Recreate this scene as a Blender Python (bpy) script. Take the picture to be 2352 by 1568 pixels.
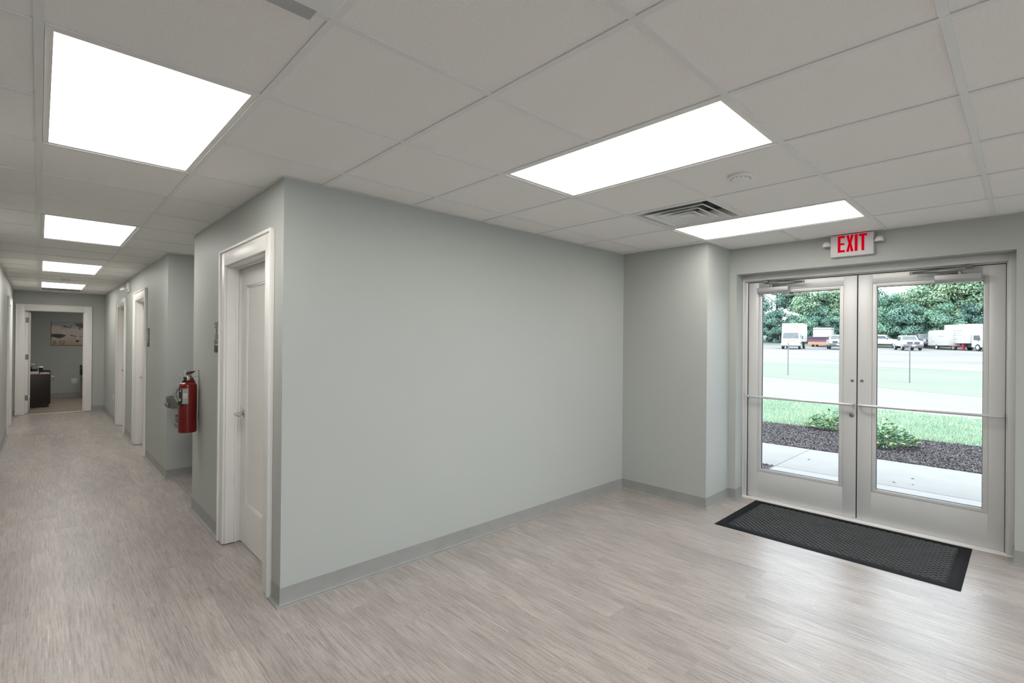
import bpy, bmesh, math, random
from mathutils import Vector, Matrix
random.seed(7)
for o in list(bpy.data.objects): bpy.data.objects.remove(o)
SC = bpy.context.scene
COL = SC.collection
PI = math.pi

# ------------------------------------------------------------------ camera, world, exposure
CAMZ = 1.4918
yaw, pitch, roll = 0.763931064, 0.00204597, 0.00922041
f = Vector((math.sin(yaw)*math.cos(pitch), math.cos(yaw)*math.cos(pitch), math.sin(pitch)))
r0 = Vector((math.cos(yaw), -math.sin(yaw), 0)); u0 = r0.cross(f)
rr = r0*math.cos(roll)+u0*math.sin(roll); uu = -r0*math.sin(roll)+u0*math.cos(roll)
cd = bpy.data.cameras.new('camera'); cam = bpy.data.objects.new('camera', cd); COL.objects.link(cam)
M = Matrix(((rr.x, uu.x, -f.x, 0), (rr.y, uu.y, -f.y, 0), (rr.z, uu.z, -f.z, CAMZ), (0, 0, 0, 1)))
cam.matrix_world = M
cd.sensor_width = 36; cd.sensor_fit = 'HORIZONTAL'; cd.lens = 1133.445/2352*36
cd.clip_start = 0.05; cd.clip_end = 500
SC.camera = cam

w = bpy.data.worlds.new('overcast'); SC.world = w; w.use_nodes = True
wn = w.node_tree; wn.nodes.clear()
wo = wn.nodes.new('ShaderNodeOutputWorld'); wb = wn.nodes.new('ShaderNodeBackground')
tc = wn.nodes.new('ShaderNodeTexCoord'); nz = wn.nodes.new('ShaderNodeTexNoise'); nz.inputs['Scale'].default_value = 2.5
cr = wn.nodes.new('ShaderNodeValToRGB')
cr.color_ramp.elements[0].color = (0.78, 0.885, 1.0, 1); cr.color_ramp.elements[1].color = (0.84, 0.92, 1.0, 1)
wn.links.new(tc.outputs['Generated'], nz.inputs['Vector']); wn.links.new(nz.outputs['Fac'], cr.inputs['Fac'])
wn.links.new(cr.outputs['Color'], wb.inputs['Color']); wb.inputs['Strength'].default_value = 4.4
wn.links.new(wb.outputs[0], wo.inputs[0])

SC.view_settings.view_transform = 'Standard'
SC.view_settings.look = 'None'
SC.view_settings.exposure = 0.08
SC.view_settings.gamma = 1.0
SC.view_settings.use_curve_mapping = False
PANEL_E = 8.8            # radiance of the ceiling panels' diffusers

# ------------------------------------------------------------------ materials
def new_mat(name):
    m = bpy.data.materials.new(name); m.use_nodes = True
    nt = m.node_tree; b = nt.nodes['Principled BSDF']
    return m, nt, b
def pmat(name, col, rough=0.5, metal=0.0, var=0.05, vscale=6.0, bump=0.0, bscale=250.0, coat=0.0, stretch=None, spec=0.5, emit=None, es=0):
    m, nt, b = new_mat(name)
    tc = nt.nodes.new('ShaderNodeTexCoord'); src = tc.outputs['Object']
    if stretch:
        mp = nt.nodes.new('ShaderNodeMapping'); mp.inputs['Scale'].default_value = stretch
        nt.links.new(src, mp.inputs['Vector']); src = mp.outputs['Vector']
    n = nt.nodes.new('ShaderNodeTexNoise'); n.inputs['Scale'].default_value = vscale; n.inputs['Detail'].default_value = 5
    nt.links.new(src, n.inputs['Vector'])
    r = nt.nodes.new('ShaderNodeValToRGB')
    r.color_ramp.elements[0].position = 0.3; r.color_ramp.elements[1].position = 0.7
    r.color_ramp.elements[0].color = tuple(max(0, c*(1-var)) for c in col)+(1,)
    r.color_ramp.elements[1].color = tuple(min(1, c*(1+var)) for c in col)+(1,)
    nt.links.new(n.outputs['Fac'], r.inputs['Fac']); nt.links.new(r.outputs['Color'], b.inputs['Base Color'])
    b.inputs['Roughness'].default_value = rough; b.inputs['Metallic'].default_value = metal
    b.inputs['Specular IOR Level'].default_value = spec
    if coat: b.inputs['Coat Weight'].default_value = coat
    if bump:
        n2 = nt.nodes.new('ShaderNodeTexNoise'); n2.inputs['Scale'].default_value = bscale
        nt.links.new(src, n2.inputs['Vector'])
        bp = nt.nodes.new('ShaderNodeBump'); bp.inputs['Strength'].default_value = bump; bp.inputs['Distance'].default_value = 0.002
        nt.links.new(n2.outputs['Fac'], bp.inputs['Height']); nt.links.new(bp.outputs['Normal'], b.inputs['Normal'])
    if emit:
        b.inputs['Emission Color'].default_value = tuple(emit)+(1,); b.inputs['Emission Strength'].default_value = es
    return m
def ramp(nt, fac, stops):
    r = nt.nodes.new('ShaderNodeValToRGB'); e = r.color_ramp.elements
    while len(e) < len(stops): e.new(0.5)
    for k, (p, c) in enumerate(stops): e[k].position = p; e[k].color = tuple(c)+(1,)
    nt.links.new(fac, r.inputs['Fac']); return r.outputs['Color']

def floor_mat(name, dark, mid, light, axis):
    m, nt, b = new_mat(name)
    L = nt.links.new
    geo = nt.nodes.new('ShaderNodeNewGeometry'); oi = nt.nodes.new('ShaderNodeObjectInfo')
    ml = nt.nodes.new('ShaderNodeMath'); ml.operation = 'MULTIPLY'; ml.inputs[1].default_value = 37.0
    L(oi.outputs['Random'], ml.inputs[0])
    cb = nt.nodes.new('ShaderNodeCombineXYZ'); L(ml.outputs[0], cb.inputs['Z']); L(ml.outputs[0], cb.inputs['Y' if axis == 'Y' else 'X'])
    ad = nt.nodes.new('ShaderNodeVectorMath'); ad.operation = 'ADD'; L(geo.outputs['Position'], ad.inputs[0]); L(cb.outputs[0], ad.inputs[1])
    def noise(sc, scale, detail=6, rough=0.6, dist=0):
        mp = nt.nodes.new('ShaderNodeMapping'); mp.inputs['Scale'].default_value = sc if axis == 'Y' else (sc[1], sc[0], sc[2])
        L(ad.outputs[0], mp.inputs['Vector'])
        n = nt.nodes.new('ShaderNodeTexNoise'); n.inputs['Scale'].default_value = scale; n.inputs['Detail'].default_value = detail
        n.inputs['Roughness'].default_value = rough; n.inputs['Distortion'].default_value = dist
        L(mp.outputs[0], n.inputs['Vector']); return n.outputs['Fac']
    streak = noise((38, 1.5, 1), 3.0, 8, 0.72, 0.3)
    cloud = noise((5, 1.6, 1), 1.6, 5, 0.6)
    fine = noise((30, 12, 1), 9, 4, 0.75)
    light_s = noise((60, 1.1, 1), 2.6, 4, 0.6, 0.2)
    base = ramp(nt, cloud, [(0.32, tuple(c*0.90 for c in mid)), (0.68, tuple(c*1.22 for c in mid))])
    def mix(a, bcol, fac, mode='MIX'):
        x = nt.nodes.new('ShaderNodeMix'); x.data_type = 'RGBA'; x.blend_type = mode
        L(a, x.inputs[6])
        if isinstance(bcol, tuple): x.inputs[7].default_value = bcol+(1,)
        else: L(bcol, x.inputs[7])
        if isinstance(fac, float): x.inputs[0].default_value = fac
        else: L(fac, x.inputs[0])
        return x.outputs[2]
    dk = ramp(nt, streak, [(0.45, (0, 0, 0)), (0.60, (0.62, 0.62, 0.62)), (0.72, (1.0, 1.0, 1.0))])
    c = mix(base, dark, dk)
    lt = ramp(nt, light_s, [(0.60, (0, 0, 0)), (0.72, (0.8, 0.8, 0.8))])
    c = mix(c, light, lt)
    fn = ramp(nt, fine, [(0.3, (0.76, 0.76, 0.76)), (0.7, (1.16, 1.16, 1.16))])
    c = mix(c, fn, 0.8, 'MULTIPLY')
    tone = ramp(nt, oi.outputs['Random'], [(0.0, (0.90, 0.885, 0.89)), (0.5, (0.98, 0.975, 0.965)), (1.0, (1.05, 1.04, 1.03))])
    c = mix(c, tone, 1.0, 'MULTIPLY')
    L(c, b.inputs['Base Color'])
    b.inputs['Roughness'].default_value = 0.36; b.inputs['Specular IOR Level'].default_value = 0.75
    bp = nt.nodes.new('ShaderNodeBump'); bp.inputs['Strength'].default_value = 0.25; bp.inputs['Distance'].default_value = 0.001
    L(streak, bp.inputs['Height']); L(bp.outputs['Normal'], b.inputs['Normal'])
    return m

def glass_mat(name, tint, k):
    m = bpy.data.materials.new(name); m.use_nodes = True; nt = m.node_tree; nt.nodes.clear()
    o = nt.nodes.new('ShaderNodeOutputMaterial'); t = nt.nodes.new('ShaderNodeBsdfTransparent'); t.inputs[0].default_value = tint+(1,)
    g = nt.nodes.new('ShaderNodeBsdfGlossy'); g.inputs['Roughness'].default_value = 0.02
    fr = nt.nodes.new('ShaderNodeFresnel'); fr.inputs['IOR'].default_value = 1.45
    nz = nt.nodes.new('ShaderNodeTexNoise'); nz.inputs['Scale'].default_value = 1.5
    ms = nt.nodes.new('ShaderNodeMath'); ms.operation = 'MULTIPLY'; ms.inputs[1].default_value = k
    bp = nt.nodes.new('ShaderNodeBump'); bp.inputs['Strength'].default_value = 0.02
    nt.links.new(nz.outputs['Fac'], bp.inputs['Height']); nt.links.new(bp.outputs[0], g.inputs['Normal'])
    nt.links.new(fr.outputs[0], ms.inputs[0])
    mx = nt.nodes.new('ShaderNodeMixShader'); nt.links.new(ms.outputs[0], mx.inputs[0])
    nt.links.new(t.outputs[0], mx.inputs[1]); nt.links.new(g.outputs[0], mx.inputs[2]); nt.links.new(mx.outputs[0], o.inputs[0])
    return m
def leaf_mat(name, cols, scale=0.9, rnd=0.25):
    m, nt, b = new_mat(name)
    geo = nt.nodes.new('ShaderNodeNewGeometry'); n = nt.nodes.new('ShaderNodeTexNoise'); n.inputs['Scale'].default_value = scale
    n.inputs['Detail'].default_value = 3
    nt.links.new(geo.outputs['Position'], n.inputs['Vector'])
    mx = nt.nodes.new('ShaderNodeMix'); mx.data_type = 'FLOAT'; mx.inputs[0].default_value = rnd
    nt.links.new(n.outputs['Fac'], mx.inputs[2]); nt.links.new(geo.outputs['Random Per Island'], mx.inputs[3])
    c = ramp(nt, mx.outputs[0], [(0.32, cols[0]), (0.5, cols[1]), (0.68, cols[2])])
    nt.links.new(c, b.inputs['Base Color']); b.inputs['Roughness'].default_value = 0.6
    b.inputs['Specular IOR Level'].default_value = 0.25
    return m

MT = {}
MT['wall'] = pmat('wall_paint', (0.45, 0.468, 0.442), 0.5, var=0.015, vscale=1.2, bump=0.12, bscale=260, spec=0.4)
MT['ceil'] = pmat('ceiling_tile_board', (0.88, 0.865, 0.84), 0.9, var=0.045, vscale=170, bump=0.5, bscale=180, spec=0.2)
MT['tee'] = pmat('painted_steel_tee', (0.80, 0.80, 0.79), 0.45, var=0.02)
MT['trimw'] = pmat('white_trim_paint', (0.86, 0.84, 0.81), 0.35, var=0.02, vscale=3, bump=0.05)
MT['base'] = pmat('grey_rubber_base', (0.30, 0.30, 0.285), 0.42, var=0.06, vscale=8, bump=0.05)
MT['floor'] = floor_mat('grey_vinyl_plank', (0.25, 0.208, 0.188), (0.435, 0.398, 0.373), (0.67, 0.635, 0.605), 'Y')
MT['floor2'] = floor_mat('tan_vinyl_plank', (0.17, 0.14, 0.10), (0.33, 0.28, 0.215), (0.45, 0.40, 0.32), 'X')
MT['slab'] = pmat('concrete_slab', (0.12, 0.11, 0.10), 0.9)
MT['alu'] = pmat('painted_aluminium', (0.67, 0.665, 0.655), 0.36, 0.15, var=0.03, vscale=3, stretch=(1, 1, 0.1))
MT['bar'] = pmat('satin_aluminium_bar', (0.70, 0.70, 0.70), 0.35, 0.5, var=0.03)
MT['rib'] = pmat('raised_rubber_rib', (0.055, 0.060, 0.067), 0.42, var=0.2, vscale=9, spec=0.6)  # rib colour lightened to imitate highlights on the raised tops
MT['steel'] = pmat('brushed_steel', (0.33, 0.33, 0.32), 0.28, 1.0, var=0.08, vscale=30, stretch=(1, 1, 6))
MT['chrome'] = pmat('satin_chrome', (0.60, 0.59, 0.57), 0.2, 1.0, var=0.03)
MT['gasket'] = pmat('dark_gasket', (0.03, 0.03, 0.035), 0.6)
MT['closer'] = pmat('closer_enamel', (0.44, 0.435, 0.44), 0.4, 0.3, var=0.03)
MT['armdark'] = pmat('closer_arm_metal', (0.26, 0.26, 0.255), 0.35, 0.8, var=0.05)
MT['glass'] = glass_mat('clear_glass', (0.97, 0.985, 0.98), 0.5)
MT['autoglass'] = pmat('vehicle_glass', (0.12, 0.135, 0.14), 0.1, var=0.2, vscale=2)
MT['rubber'] = pmat('black_rubber_mat', (0.0085, 0.009, 0.010), 0.75, spec=0.15, var=0.3, vscale=5, bump=0.3, bscale=400)  # base colour darkened to imitate shade in the recesses between ribs
MT['whiteplastic'] = pmat('white_plastic', (0.80, 0.80, 0.79), 0.35, var=0.02)
MT['signdark'] = pmat('dark_sign_plastic', (0.045, 0.05, 0.045), 0.4, var=0.1)
MT['signlight'] = pmat('light_sign_graphic', (0.62, 0.62, 0.58), 0.5)
MT['red'] = pmat('red_enamel', (0.17, 0.004, 0.002), 0.26, var=0.08, coat=0.25, spec=0.4)
MT['darkred'] = pmat('dark_red_lever', (0.045, 0.002, 0.003), 0.35)
MT['paper'] = pmat('printed_label', (0.42, 0.42, 0.40), 0.5, var=0.12, vscale=60)
MT['papw'] = pmat('white_paper', (0.72, 0.68, 0.62), 0.7)
MT['black'] = pmat('black_plastic', (0.012, 0.014, 0.013), 0.4)
MT['espresso'] = pmat('espresso_wood', (0.020, 0.013, 0.010), 0.35, var=0.3, vscale=6, stretch=(1, 1, 8))
MT['woodtop'] = pmat('desk_edge_wood', (0.16, 0.10, 0.07), 0.4, var=0.2)
MT['exitred'] = pmat('lit_red_letter', (0.42, 0.0, 0.006), 0.8, spec=0.05, emit=(0.9, 0.0, 0.015), es=0.36)
MT['exitwhite'] = pmat('exit_housing', (0.74, 0.71, 0.72), 0.45, var=0.03)
MT['clearpl'] = pmat('smoky_clear_plastic', (0.25, 0.245, 0.225), 0.15, var=0.15)
MT['walk'] = pmat('pale_concrete', (0.235, 0.225, 0.215), 0.85, var=0.05, vscale=3, bump=0.3, bscale=60)
MT['road'] = pmat('sun_bleached_asphalt', (0.23, 0.218, 0.208), 0.9, var=0.05, vscale=0.8)
MT['gravel'] = pmat('pale_gravel', (0.222, 0.210, 0.20), 0.95, var=0.20, vscale=0.22, bump=0.5, bscale=8, stretch=(1, 0.35, 1))
MT['soil'] = pmat('dark_mulch_soil', (0.075, 0.065, 0.070), 0.95, var=0.3, vscale=30, bump=0.8, bscale=60)
MT['chip'] = leaf_mat('mulch_chip_bark', [(0.065, 0.055, 0.060), (0.090, 0.077, 0.083), (0.15, 0.13, 0.13)], 9, 0.7)
MT['lawn'] = pmat('lawn_soil_green', (0.19, 0.25, 0.18), 0.95, var=0.1, vscale=3)
MT['blade'] = leaf_mat('grass_blade_green', [(0.28, 0.40, 0.28), (0.36, 0.48, 0.34), (0.44, 0.53, 0.37)], 1.3, 0.3)
MT['verge'] = pmat('mown_verge_green', (0.182, 0.205, 0.158), 0.95, var=0.10, vscale=0.6, stretch=(1, 0.12, 1))
MT['leafA'] = leaf_mat('teal_green_leaf', [(0.085, 0.17, 0.13), (0.18, 0.33, 0.235), (0.30, 0.47, 0.31)], 0.32, 0.35)  # tree leaf darks lifted in the colour, standing in for distant haze
MT['leafB'] = leaf_mat('yellow_green_leaf', [(0.13, 0.23, 0.165), (0.30, 0.44, 0.28), (0.45, 0.56, 0.34)], 0.35, 0.35)
MT['leafC'] = leaf_mat('dark_blue_green_leaf', [(0.07, 0.13, 0.115), (0.12, 0.225, 0.18), (0.23, 0.38, 0.28)], 0.4, 0.35)
MT['shrub'] = leaf_mat('shrub_leaf', [(0.05, 0.13, 0.08), (0.20, 0.36, 0.20), (0.42, 0.52, 0.26)], 9, 0.55)
MT['bark'] = pmat('grey_bark', (0.12, 0.12, 0.13), 0.9, var=0.3, vscale=4)
MT['vwhite'] = pmat('white_vehicle_paint', (0.56, 0.54, 0.52), 0.35, var=0.01)
MT['vgrey'] = pmat('grey_vehicle_paint', (0.17, 0.16, 0.165), 0.4)
MT['vdark'] = pmat('dark_bumper_plastic', (0.08, 0.085, 0.095), 0.6)
MT['tyre'] = pmat('tyre_rubber', (0.03, 0.032, 0.04), 0.8)
MT['bladeA'] = pmat('faded_purple_plow', (0.13, 0.085, 0.12), 0.5)
MT['bladeB'] = pmat('orange_cutting_edge', (0.50, 0.24, 0.13), 0.5)
MT['vred'] = pmat('red_light_plastic', (0.38, 0.04, 0.07), 0.4)
MT['graphic'] = pmat('faded_grey_lettering', (0.34, 0.34, 0.34), 0.6)
MT['stucco'] = pmat('outer_wall_render', (0.45, 0.45, 0.44), 0.9)
m, nt, b = new_mat('panel_diffuser'); MT['diffuser'] = m
n = nt.nodes.new('ShaderNodeTexNoise'); n.inputs['Scale'].default_value = 2.0
tcn = nt.nodes.new('ShaderNodeTexCoord'); nt.links.new(tcn.outputs['Object'], n.inputs['Vector'])
nt.links.new(ramp(nt, n.outputs['Fac'], [(0.3, (1.0, 0.96, 0.91)), (0.7, (1.0, 0.97, 0.925))]), b.inputs['Emission Color'])
b.inputs['Emission Strength'].default_value = PANEL_E; b.inputs['Base Color'].default_value = (0.9, 0.9, 0.9, 1)
# poster picture: hazy sky band above sandy ground
m, nt, b = new_mat('poster_print'); MT['poster'] = m
tcn = nt.nodes.new('ShaderNodeTexCoord'); sp = nt.nodes.new('ShaderNodeSeparateXYZ'); nt.links.new(tcn.outputs['Object'], sp.inputs[0])
n = nt.nodes.new('ShaderNodeTexNoise'); n.inputs['Scale'].default_value = 7; nt.links.new(tcn.outputs['Object'], n.inputs['Vector'])
ma = nt.nodes.new('ShaderNodeMath'); ma.operation = 'MULTIPLY_ADD'; ma.inputs[1].default_value = 0.35
nt.links.new(n.outputs['Fac'], ma.inputs[0]); nt.links.new(sp.outputs['Z'], ma.inputs[2])
nt.links.new(ramp(nt, ma.outputs[0], [(0.16, (0.48, 0.38, 0.27)), (0.38, (0.62, 0.52, 0.44)), (0.58, (0.70, 0.61, 0.55)), (0.66, (0.42, 0.43, 0.42)), (0.78, (0.34, 0.36, 0.36))]), b.inputs['Base Color'])
b.inputs['Roughness'].default_value = 0.5

# ------------------------------------------------------------------ mesh helpers
def wloc(o):
    v = Vector((0, 0, 0))
    while o is not None: v += o.location; o = o.parent
    return v
class MB:
    def __init__(s): s.v = []; s.f = []
    def add(s, vs, fs):
        k = len(s.v); s.v += [tuple(v) for v in vs]; s.f += [tuple(i+k for i in f) for f in fs]; return s
    def box(s, x0, x1, y0, y1, z0, z1):
        vs = [(x, y, z) for z in (z0, z1) for y in (y0, y1) for x in (x0, x1)]
        return s.add(vs, [(0, 2, 3, 1), (4, 5, 7, 6), (0, 1, 5, 4), (2, 6, 7, 3), (0, 4, 6, 2), (1, 3, 7, 5)])
    def tube(s, path, r, n=10, cap=True):
        path = [Vector(p) for p in path]; rs = r if isinstance(r, (list, tuple)) else [r]*len(path)
        k = len(s.v)
        t0 = (path[1]-path[0]).normalized(); ref = Vector((0, 0, 1)) if abs(t0.z) < 0.9 else Vector((1, 0, 0))
        for i, p in enumerate(path):
            t = (path[min(i+1, len(path)-1)]-path[max(i-1, 0)]).normalized()
            a = t.cross(ref); a = a.normalized() if a.length > 1e-6 else Vector((1, 0, 0)); bb = t.cross(a).normalized()
            for j in range(n):
                th = 2*PI*j/n; q = p+(a*math.cos(th)+bb*math.sin(th))*rs[i]; s.v.append(tuple(q))
        for i in range(len(path)-1):
            for j in range(n):
                s.f.append((k+i*n+j, k+i*n+(j+1) % n, k+(i+1)*n+(j+1) % n, k+(i+1)*n+j))
        if cap:
            s.f.append(tuple(k+j for j in range(n-1, -1, -1))); e = k+(len(path)-1)*n; s.f.append(tuple(e+j for j in range(n)))
        return s
    def lathe(s, prof, n=24, c=(0, 0, 0), axis='Z'):
        k = len(s.v)
        for (r, z) in prof:
            for j in range(n):
                th = 2*PI*j/n; a, bb = r*math.cos(th), r*math.sin(th)
                p = {'Z': (a, bb, z), 'X': (z, a, bb), 'Y': (bb, z, a)}[axis]
                s.v.append((c[0]+p[0], c[1]+p[1], c[2]+p[2]))
        for i in range(len(prof)-1):
            for j in range(n):
                s.f.append((k+i*n+j, k+i*n+(j+1) % n, k+(i+1)*n+(j+1) % n, k+(i+1)*n+j))
        s.f.append(tuple(k+j for j in range(n-1, -1, -1))); e = k+(len(prof)-1)*n; s.f.append(tuple(e+j for j in range(n)))
        return s
    def prism(s, pts, axis, d0, d1):
        """pts: 2-D outline; axis 'X' -> (y,z), 'Y' -> (x,z), 'Z' -> (x,y)"""
        def P(a, bb, d): return {'X': (d, a, bb), 'Y': (a, d, bb), 'Z': (a, bb, d)}[axis]
        k = len(s.v); n = len(pts)
        s.v += [P(a, bb, d0) for a, bb in pts]+[P(a, bb, d1) for a, bb in pts]
        for i in range(n): j = (i+1) % n; s.f.append((k+i, k+j, k+n+j, k+n+i))
        s.f.append(tuple(k+i for i in range(n-1, -1, -1))); s.f.append(tuple(k+n+i for i in range(n)))
        return s
    def build(s, name, mat, parent=None, origin=None, local=False, bevel=0, smooth=None, kind=None, seg=2):
        off = Vector((0, 0, 0))
        if parent is not None and not local: off = wloc(parent)
        if origin is not None: off = off+Vector(origin) if False else Vector(origin)
        me = bpy.data.meshes.new(name)
        me.from_pydata([(a-off.x, bb-off.y, c-off.z) for a, bb, c in s.v] if not local else s.v, [], s.f)
        bm = bmesh.new(); bm.from_mesh(me)
        bmesh.ops.recalc_face_normals(bm, faces=bm.faces)
        if bevel:
            es = [e for e in bm.edges if len(e.link_faces) == 2 and e.calc_face_angle(0) > 0.6]
            bmesh.ops.bevel(bm, geom=es, offset=bevel, segments=seg, affect='EDGES', profile=0.5, clamp_overlap=True)
        bm.to_mesh(me); bm.free()
        me.materials.append(MT[mat] if isinstance(mat, str) else mat)
        if smooth is not None or bevel:
            for p in me.polygons: p.use_smooth = True
            me.set_sharp_from_angle(angle=math.radians(smooth or 40))
        o = bpy.data.objects.new(name, me); COL.objects.link(o)
        if parent is not None: o.parent = parent
        if origin is not None:
            o.location = Vector(origin)-(wloc(parent) if parent is not None else Vector((0, 0, 0)))
        if kind: o['kind'] = kind
        return o
def tag(o, label=None, cat=None, group=None, kind=None):
    if label: o['label'] = label
    if cat: o['category'] = cat
    if group: o['group'] = group
    if kind: o['kind'] = kind
    return o
def empty(name, loc=(0, 0, 0), rz=0):
    o = bpy.data.objects.new(name, None); COL.objects.link(o); o.location = loc; o.rotation_euler = (0, 0, rz); o.empty_display_size = 0.1
    return o
def thing(name, label, cat, loc=(0, 0, 0), rz=0, group=None):
    return tag(empty(name, loc, rz), label, cat, group)
def copy_tree(o, parent=None):
    c = o.copy(); COL.objects.link(c); c.parent = parent
    for ch in [x for x in o.children]: copy_tree(ch, c)
    return c

# ------------------------------------------------------------------ dimensions
S = 0.6096; X0, Y0 = -0.008658, 1.992324; HC = 2.4077
RX = 0.985; LX = -0.36; FY = 2.887; FAR = 13.40; DX = 4.84; CXo = 4.355; CY = 2.0
WT = 2.60

# ------------------------------------------------------------------ walls
def wall_along_y(mb, x0, x1, y0, y1, holes=(), z0=0, z1=WT):
    ys = y0
    for (a, bb, zt) in sorted(holes):
        mb.box(x0, x1, ys, a, z0, z1); mb.box(x0, x1, a, bb, zt, z1); ys = bb
    mb.box(x0, x1, ys, y1, z0, z1)
def struct(mb, name, mat, **k):
    o = mb.build(name, mat, **k); o['kind'] = 'structure'; return o
# solid block of the room behind the green-grey wall
struct(MB().box(RX+0.14, CXo, FY, FY+0.12, 0, WT), 'wall_front', 'wall')
mb = MB(); wall_along_y(mb, RX, RX+0.14, FY, 5.10, [(3.13, 4.05, 2.04)])
struct(mb, 'wall_corridor_right', 'wall')
mb = MB(); wall_along_y(mb, RX, RX+0.14, 6.33, FAR, [(7.83, 8.71, 2.04), (9.90, 10.84, 2.04)])
struct(mb, 'wall_corridor_far_right', 'wall')
struct(MB().box(1.45, 1.57, 4.98, 6.45, 0, WT).box(RX+0.14, 1.45, 4.98, 5.10, 0, WT).box(RX+0.14, 1.45, 6.33, 6.45, 0, WT), 'wall_niche', 'wall')
mb = MB(); wall_along_y(mb, LX-0.14, LX, 2.95, FAR, [(10.95, 11.85, 2.04)])
struct(mb, 'wall_corridor_left', 'wall')
struct(MB().box(-0.50, -0.225, FAR, FAR+0.12, 0, WT).box(0.68, RX+0.14, FAR, FAR+0.12, 0, WT).box(-0.225, 0.68, FAR, FAR+0.12, 2.04, WT), 'wall_corridor_end', 'wall')
struct(MB().box(CXo, 5.25, CY, FY+0.12, 0, WT), 'wall_column', 'wall')
struct(MB().box(DX, 5.25, 1.935, CY, 0, WT).box(DX, 5.25, -3.72, 0.053, 0, WT).box(DX, 5.25, 0.053, 1.935, 2.165, WT), 'wall_entrance', 'wall')
wb_ = MB(); xs_ = -2.72
for (a, bb) in ((-1.9, 0.7), (1.4, 4.0)):
    wb_.box(xs_, a, -3.72, -3.60, 0, WT).box(a, bb, -3.72, -3.60, 0, 0.35).box(a, bb, -3.72, -3.60, 2.25, WT); xs_ = bb
struct(wb_.box(xs_, DX, -3.72, -3.60, 0, WT), 'wall_back', 'wall')
for n_, (a, bb) in enumerate(((-1.9, 0.7), (1.4, 4.0))):
    wr = empty('window_%d' % (n_+1), ((a+bb)/2, -3.66, 0.35)); wr['kind'] = 'structure'  # unseen windows added in the back wall to bring daylight into the lobby
    fm = MB().box(a+0.0005, a+0.05, -3.70, -3.63, 0.3505, 2.2495).box(bb-0.05, bb-0.0005, -3.70, -3.63, 0.3505, 2.2495).box(a+0.05, bb-0.05, -3.70, -3.63, 0.3505, 0.40).box(a+0.05, bb-0.05, -3.70, -3.63, 2.20, 2.2495).box((a+bb)/2-0.025, (a+bb)/2+0.025, -3.70, -3.63, 0.40, 2.20)
    fm.build('window_frame', 'alu', wr, bevel=0.002)
    for (c, d) in ((a+0.05, (a+bb)/2-0.025), ((a+bb)/2+0.025, bb-0.05)):
        MB().box(c+0.001, d-0.001, -3.668, -3.662, 0.401, 2.199).build('window_pane', 'glass', wr)
struct(MB().box(-2.72, -2.60, -3.60, 3.07, 0, WT).box(-2.60, LX-0.14, 2.95, 3.07, 0, WT), 'wall_left', 'wall')
struct(MB().box(-2.0, -1.88, FAR, 17.0, 0, WT).box(2.4, 2.52, FAR, 17.0, 0, WT).box(-2.0, 2.52, 17.0, 17.12, 0, WT)
       .box(-2.0, -0.50, FAR, FAR+0.12, 0, WT).box(RX+0.14, 2.52, FAR, FAR+0.12, 0, WT), 'wall_office', 'wall')

# ------------------------------------------------------------------ ceiling: slab with tiles and tees as pieces
ceiling = struct(MB().box(-2.72, 5.25, -3.72, FY+0.12, 2.50, 2.62).box(-2.0, 2.52, FY+0.12, 17.12, 2.50, 2.62), 'ceiling', 'ceil')
regions = [(-2.60, CXo, -3.60, FY), (CXo, DX, -3.60, CY), (LX, RX, FY, FAR), (RX, 1.45, 5.10, 6.33)]
office_reg = [(-1.88, 2.40, FAR+0.12, 17.0)]
lights = [(0, 0), (0, 5), (0, 10), (0, 15), (3, -2), (6, -2), (3, -7), (6, -7), (0, -6)]  # the last lobby panels are out of view, added for illumination
office_lights = [(1, 20)]
vents = [(5, -1)]
grille_cells = [(0, 17)]
lit = set()
for (i, j) in lights+office_lights: lit.add((i, j)); lit.add((i, j+1))
skip = lit | set(vents) | set(grille_cells)
def clip(a, regs):
    out = []
    for r in regs:
        x0, x1, y0, y1 = max(a[0], r[0]), min(a[1], r[1]), max(a[2], r[2]), min(a[3], r[3])
        if x1-x0 > 0.004 and y1-y0 > 0.004: out.append((x0, x1, y0, y1))
    return out
for regs, jr in ((regions, range(-10, 19)), (office_reg, range(18, 25))):
    for i in range(-5, 8):
        for j in jr:
            if (i, j) in skip: continue
            g = 0.004
            cs = clip((X0+i*S+g, X0+(i+1)*S-g, Y0+j*S+g, Y0+(j+1)*S-g), regs)
            if not cs: continue
            mb = MB()
            for c in cs: mb.box(c[0], c[1], c[2], c[3], HC+0.0045, HC+0.02)
            mb.build('ceiling_tile', 'ceil', ceiling)
    hw = 0.012
    for i in range(-5, 9):      # tees running down the corridor
        x = X0+i*S
        for c in clip((x-hw, x+hw, -4, 17.1), regs):
            MB().box(c[0], c[1], c[2], c[3], HC, HC+0.004).build('main_tee', 'tee', ceiling)
    for i in range(-5, 8):
        for j in jr:
            if (i, j) in lit and (i, j-1) in lit and not any((i, j) == l for l in lights+office_lights): continue
            y = Y0+j*S
            for c in clip((X0+i*S+hw+0.0004, X0+(i+1)*S-hw-0.0004, y-hw, y+hw), regs):
                MB().box(c[0], c[1], c[2], c[3], HC+0.0003, HC+0.004).build('cross_tee', 'tee', ceiling)

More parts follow.
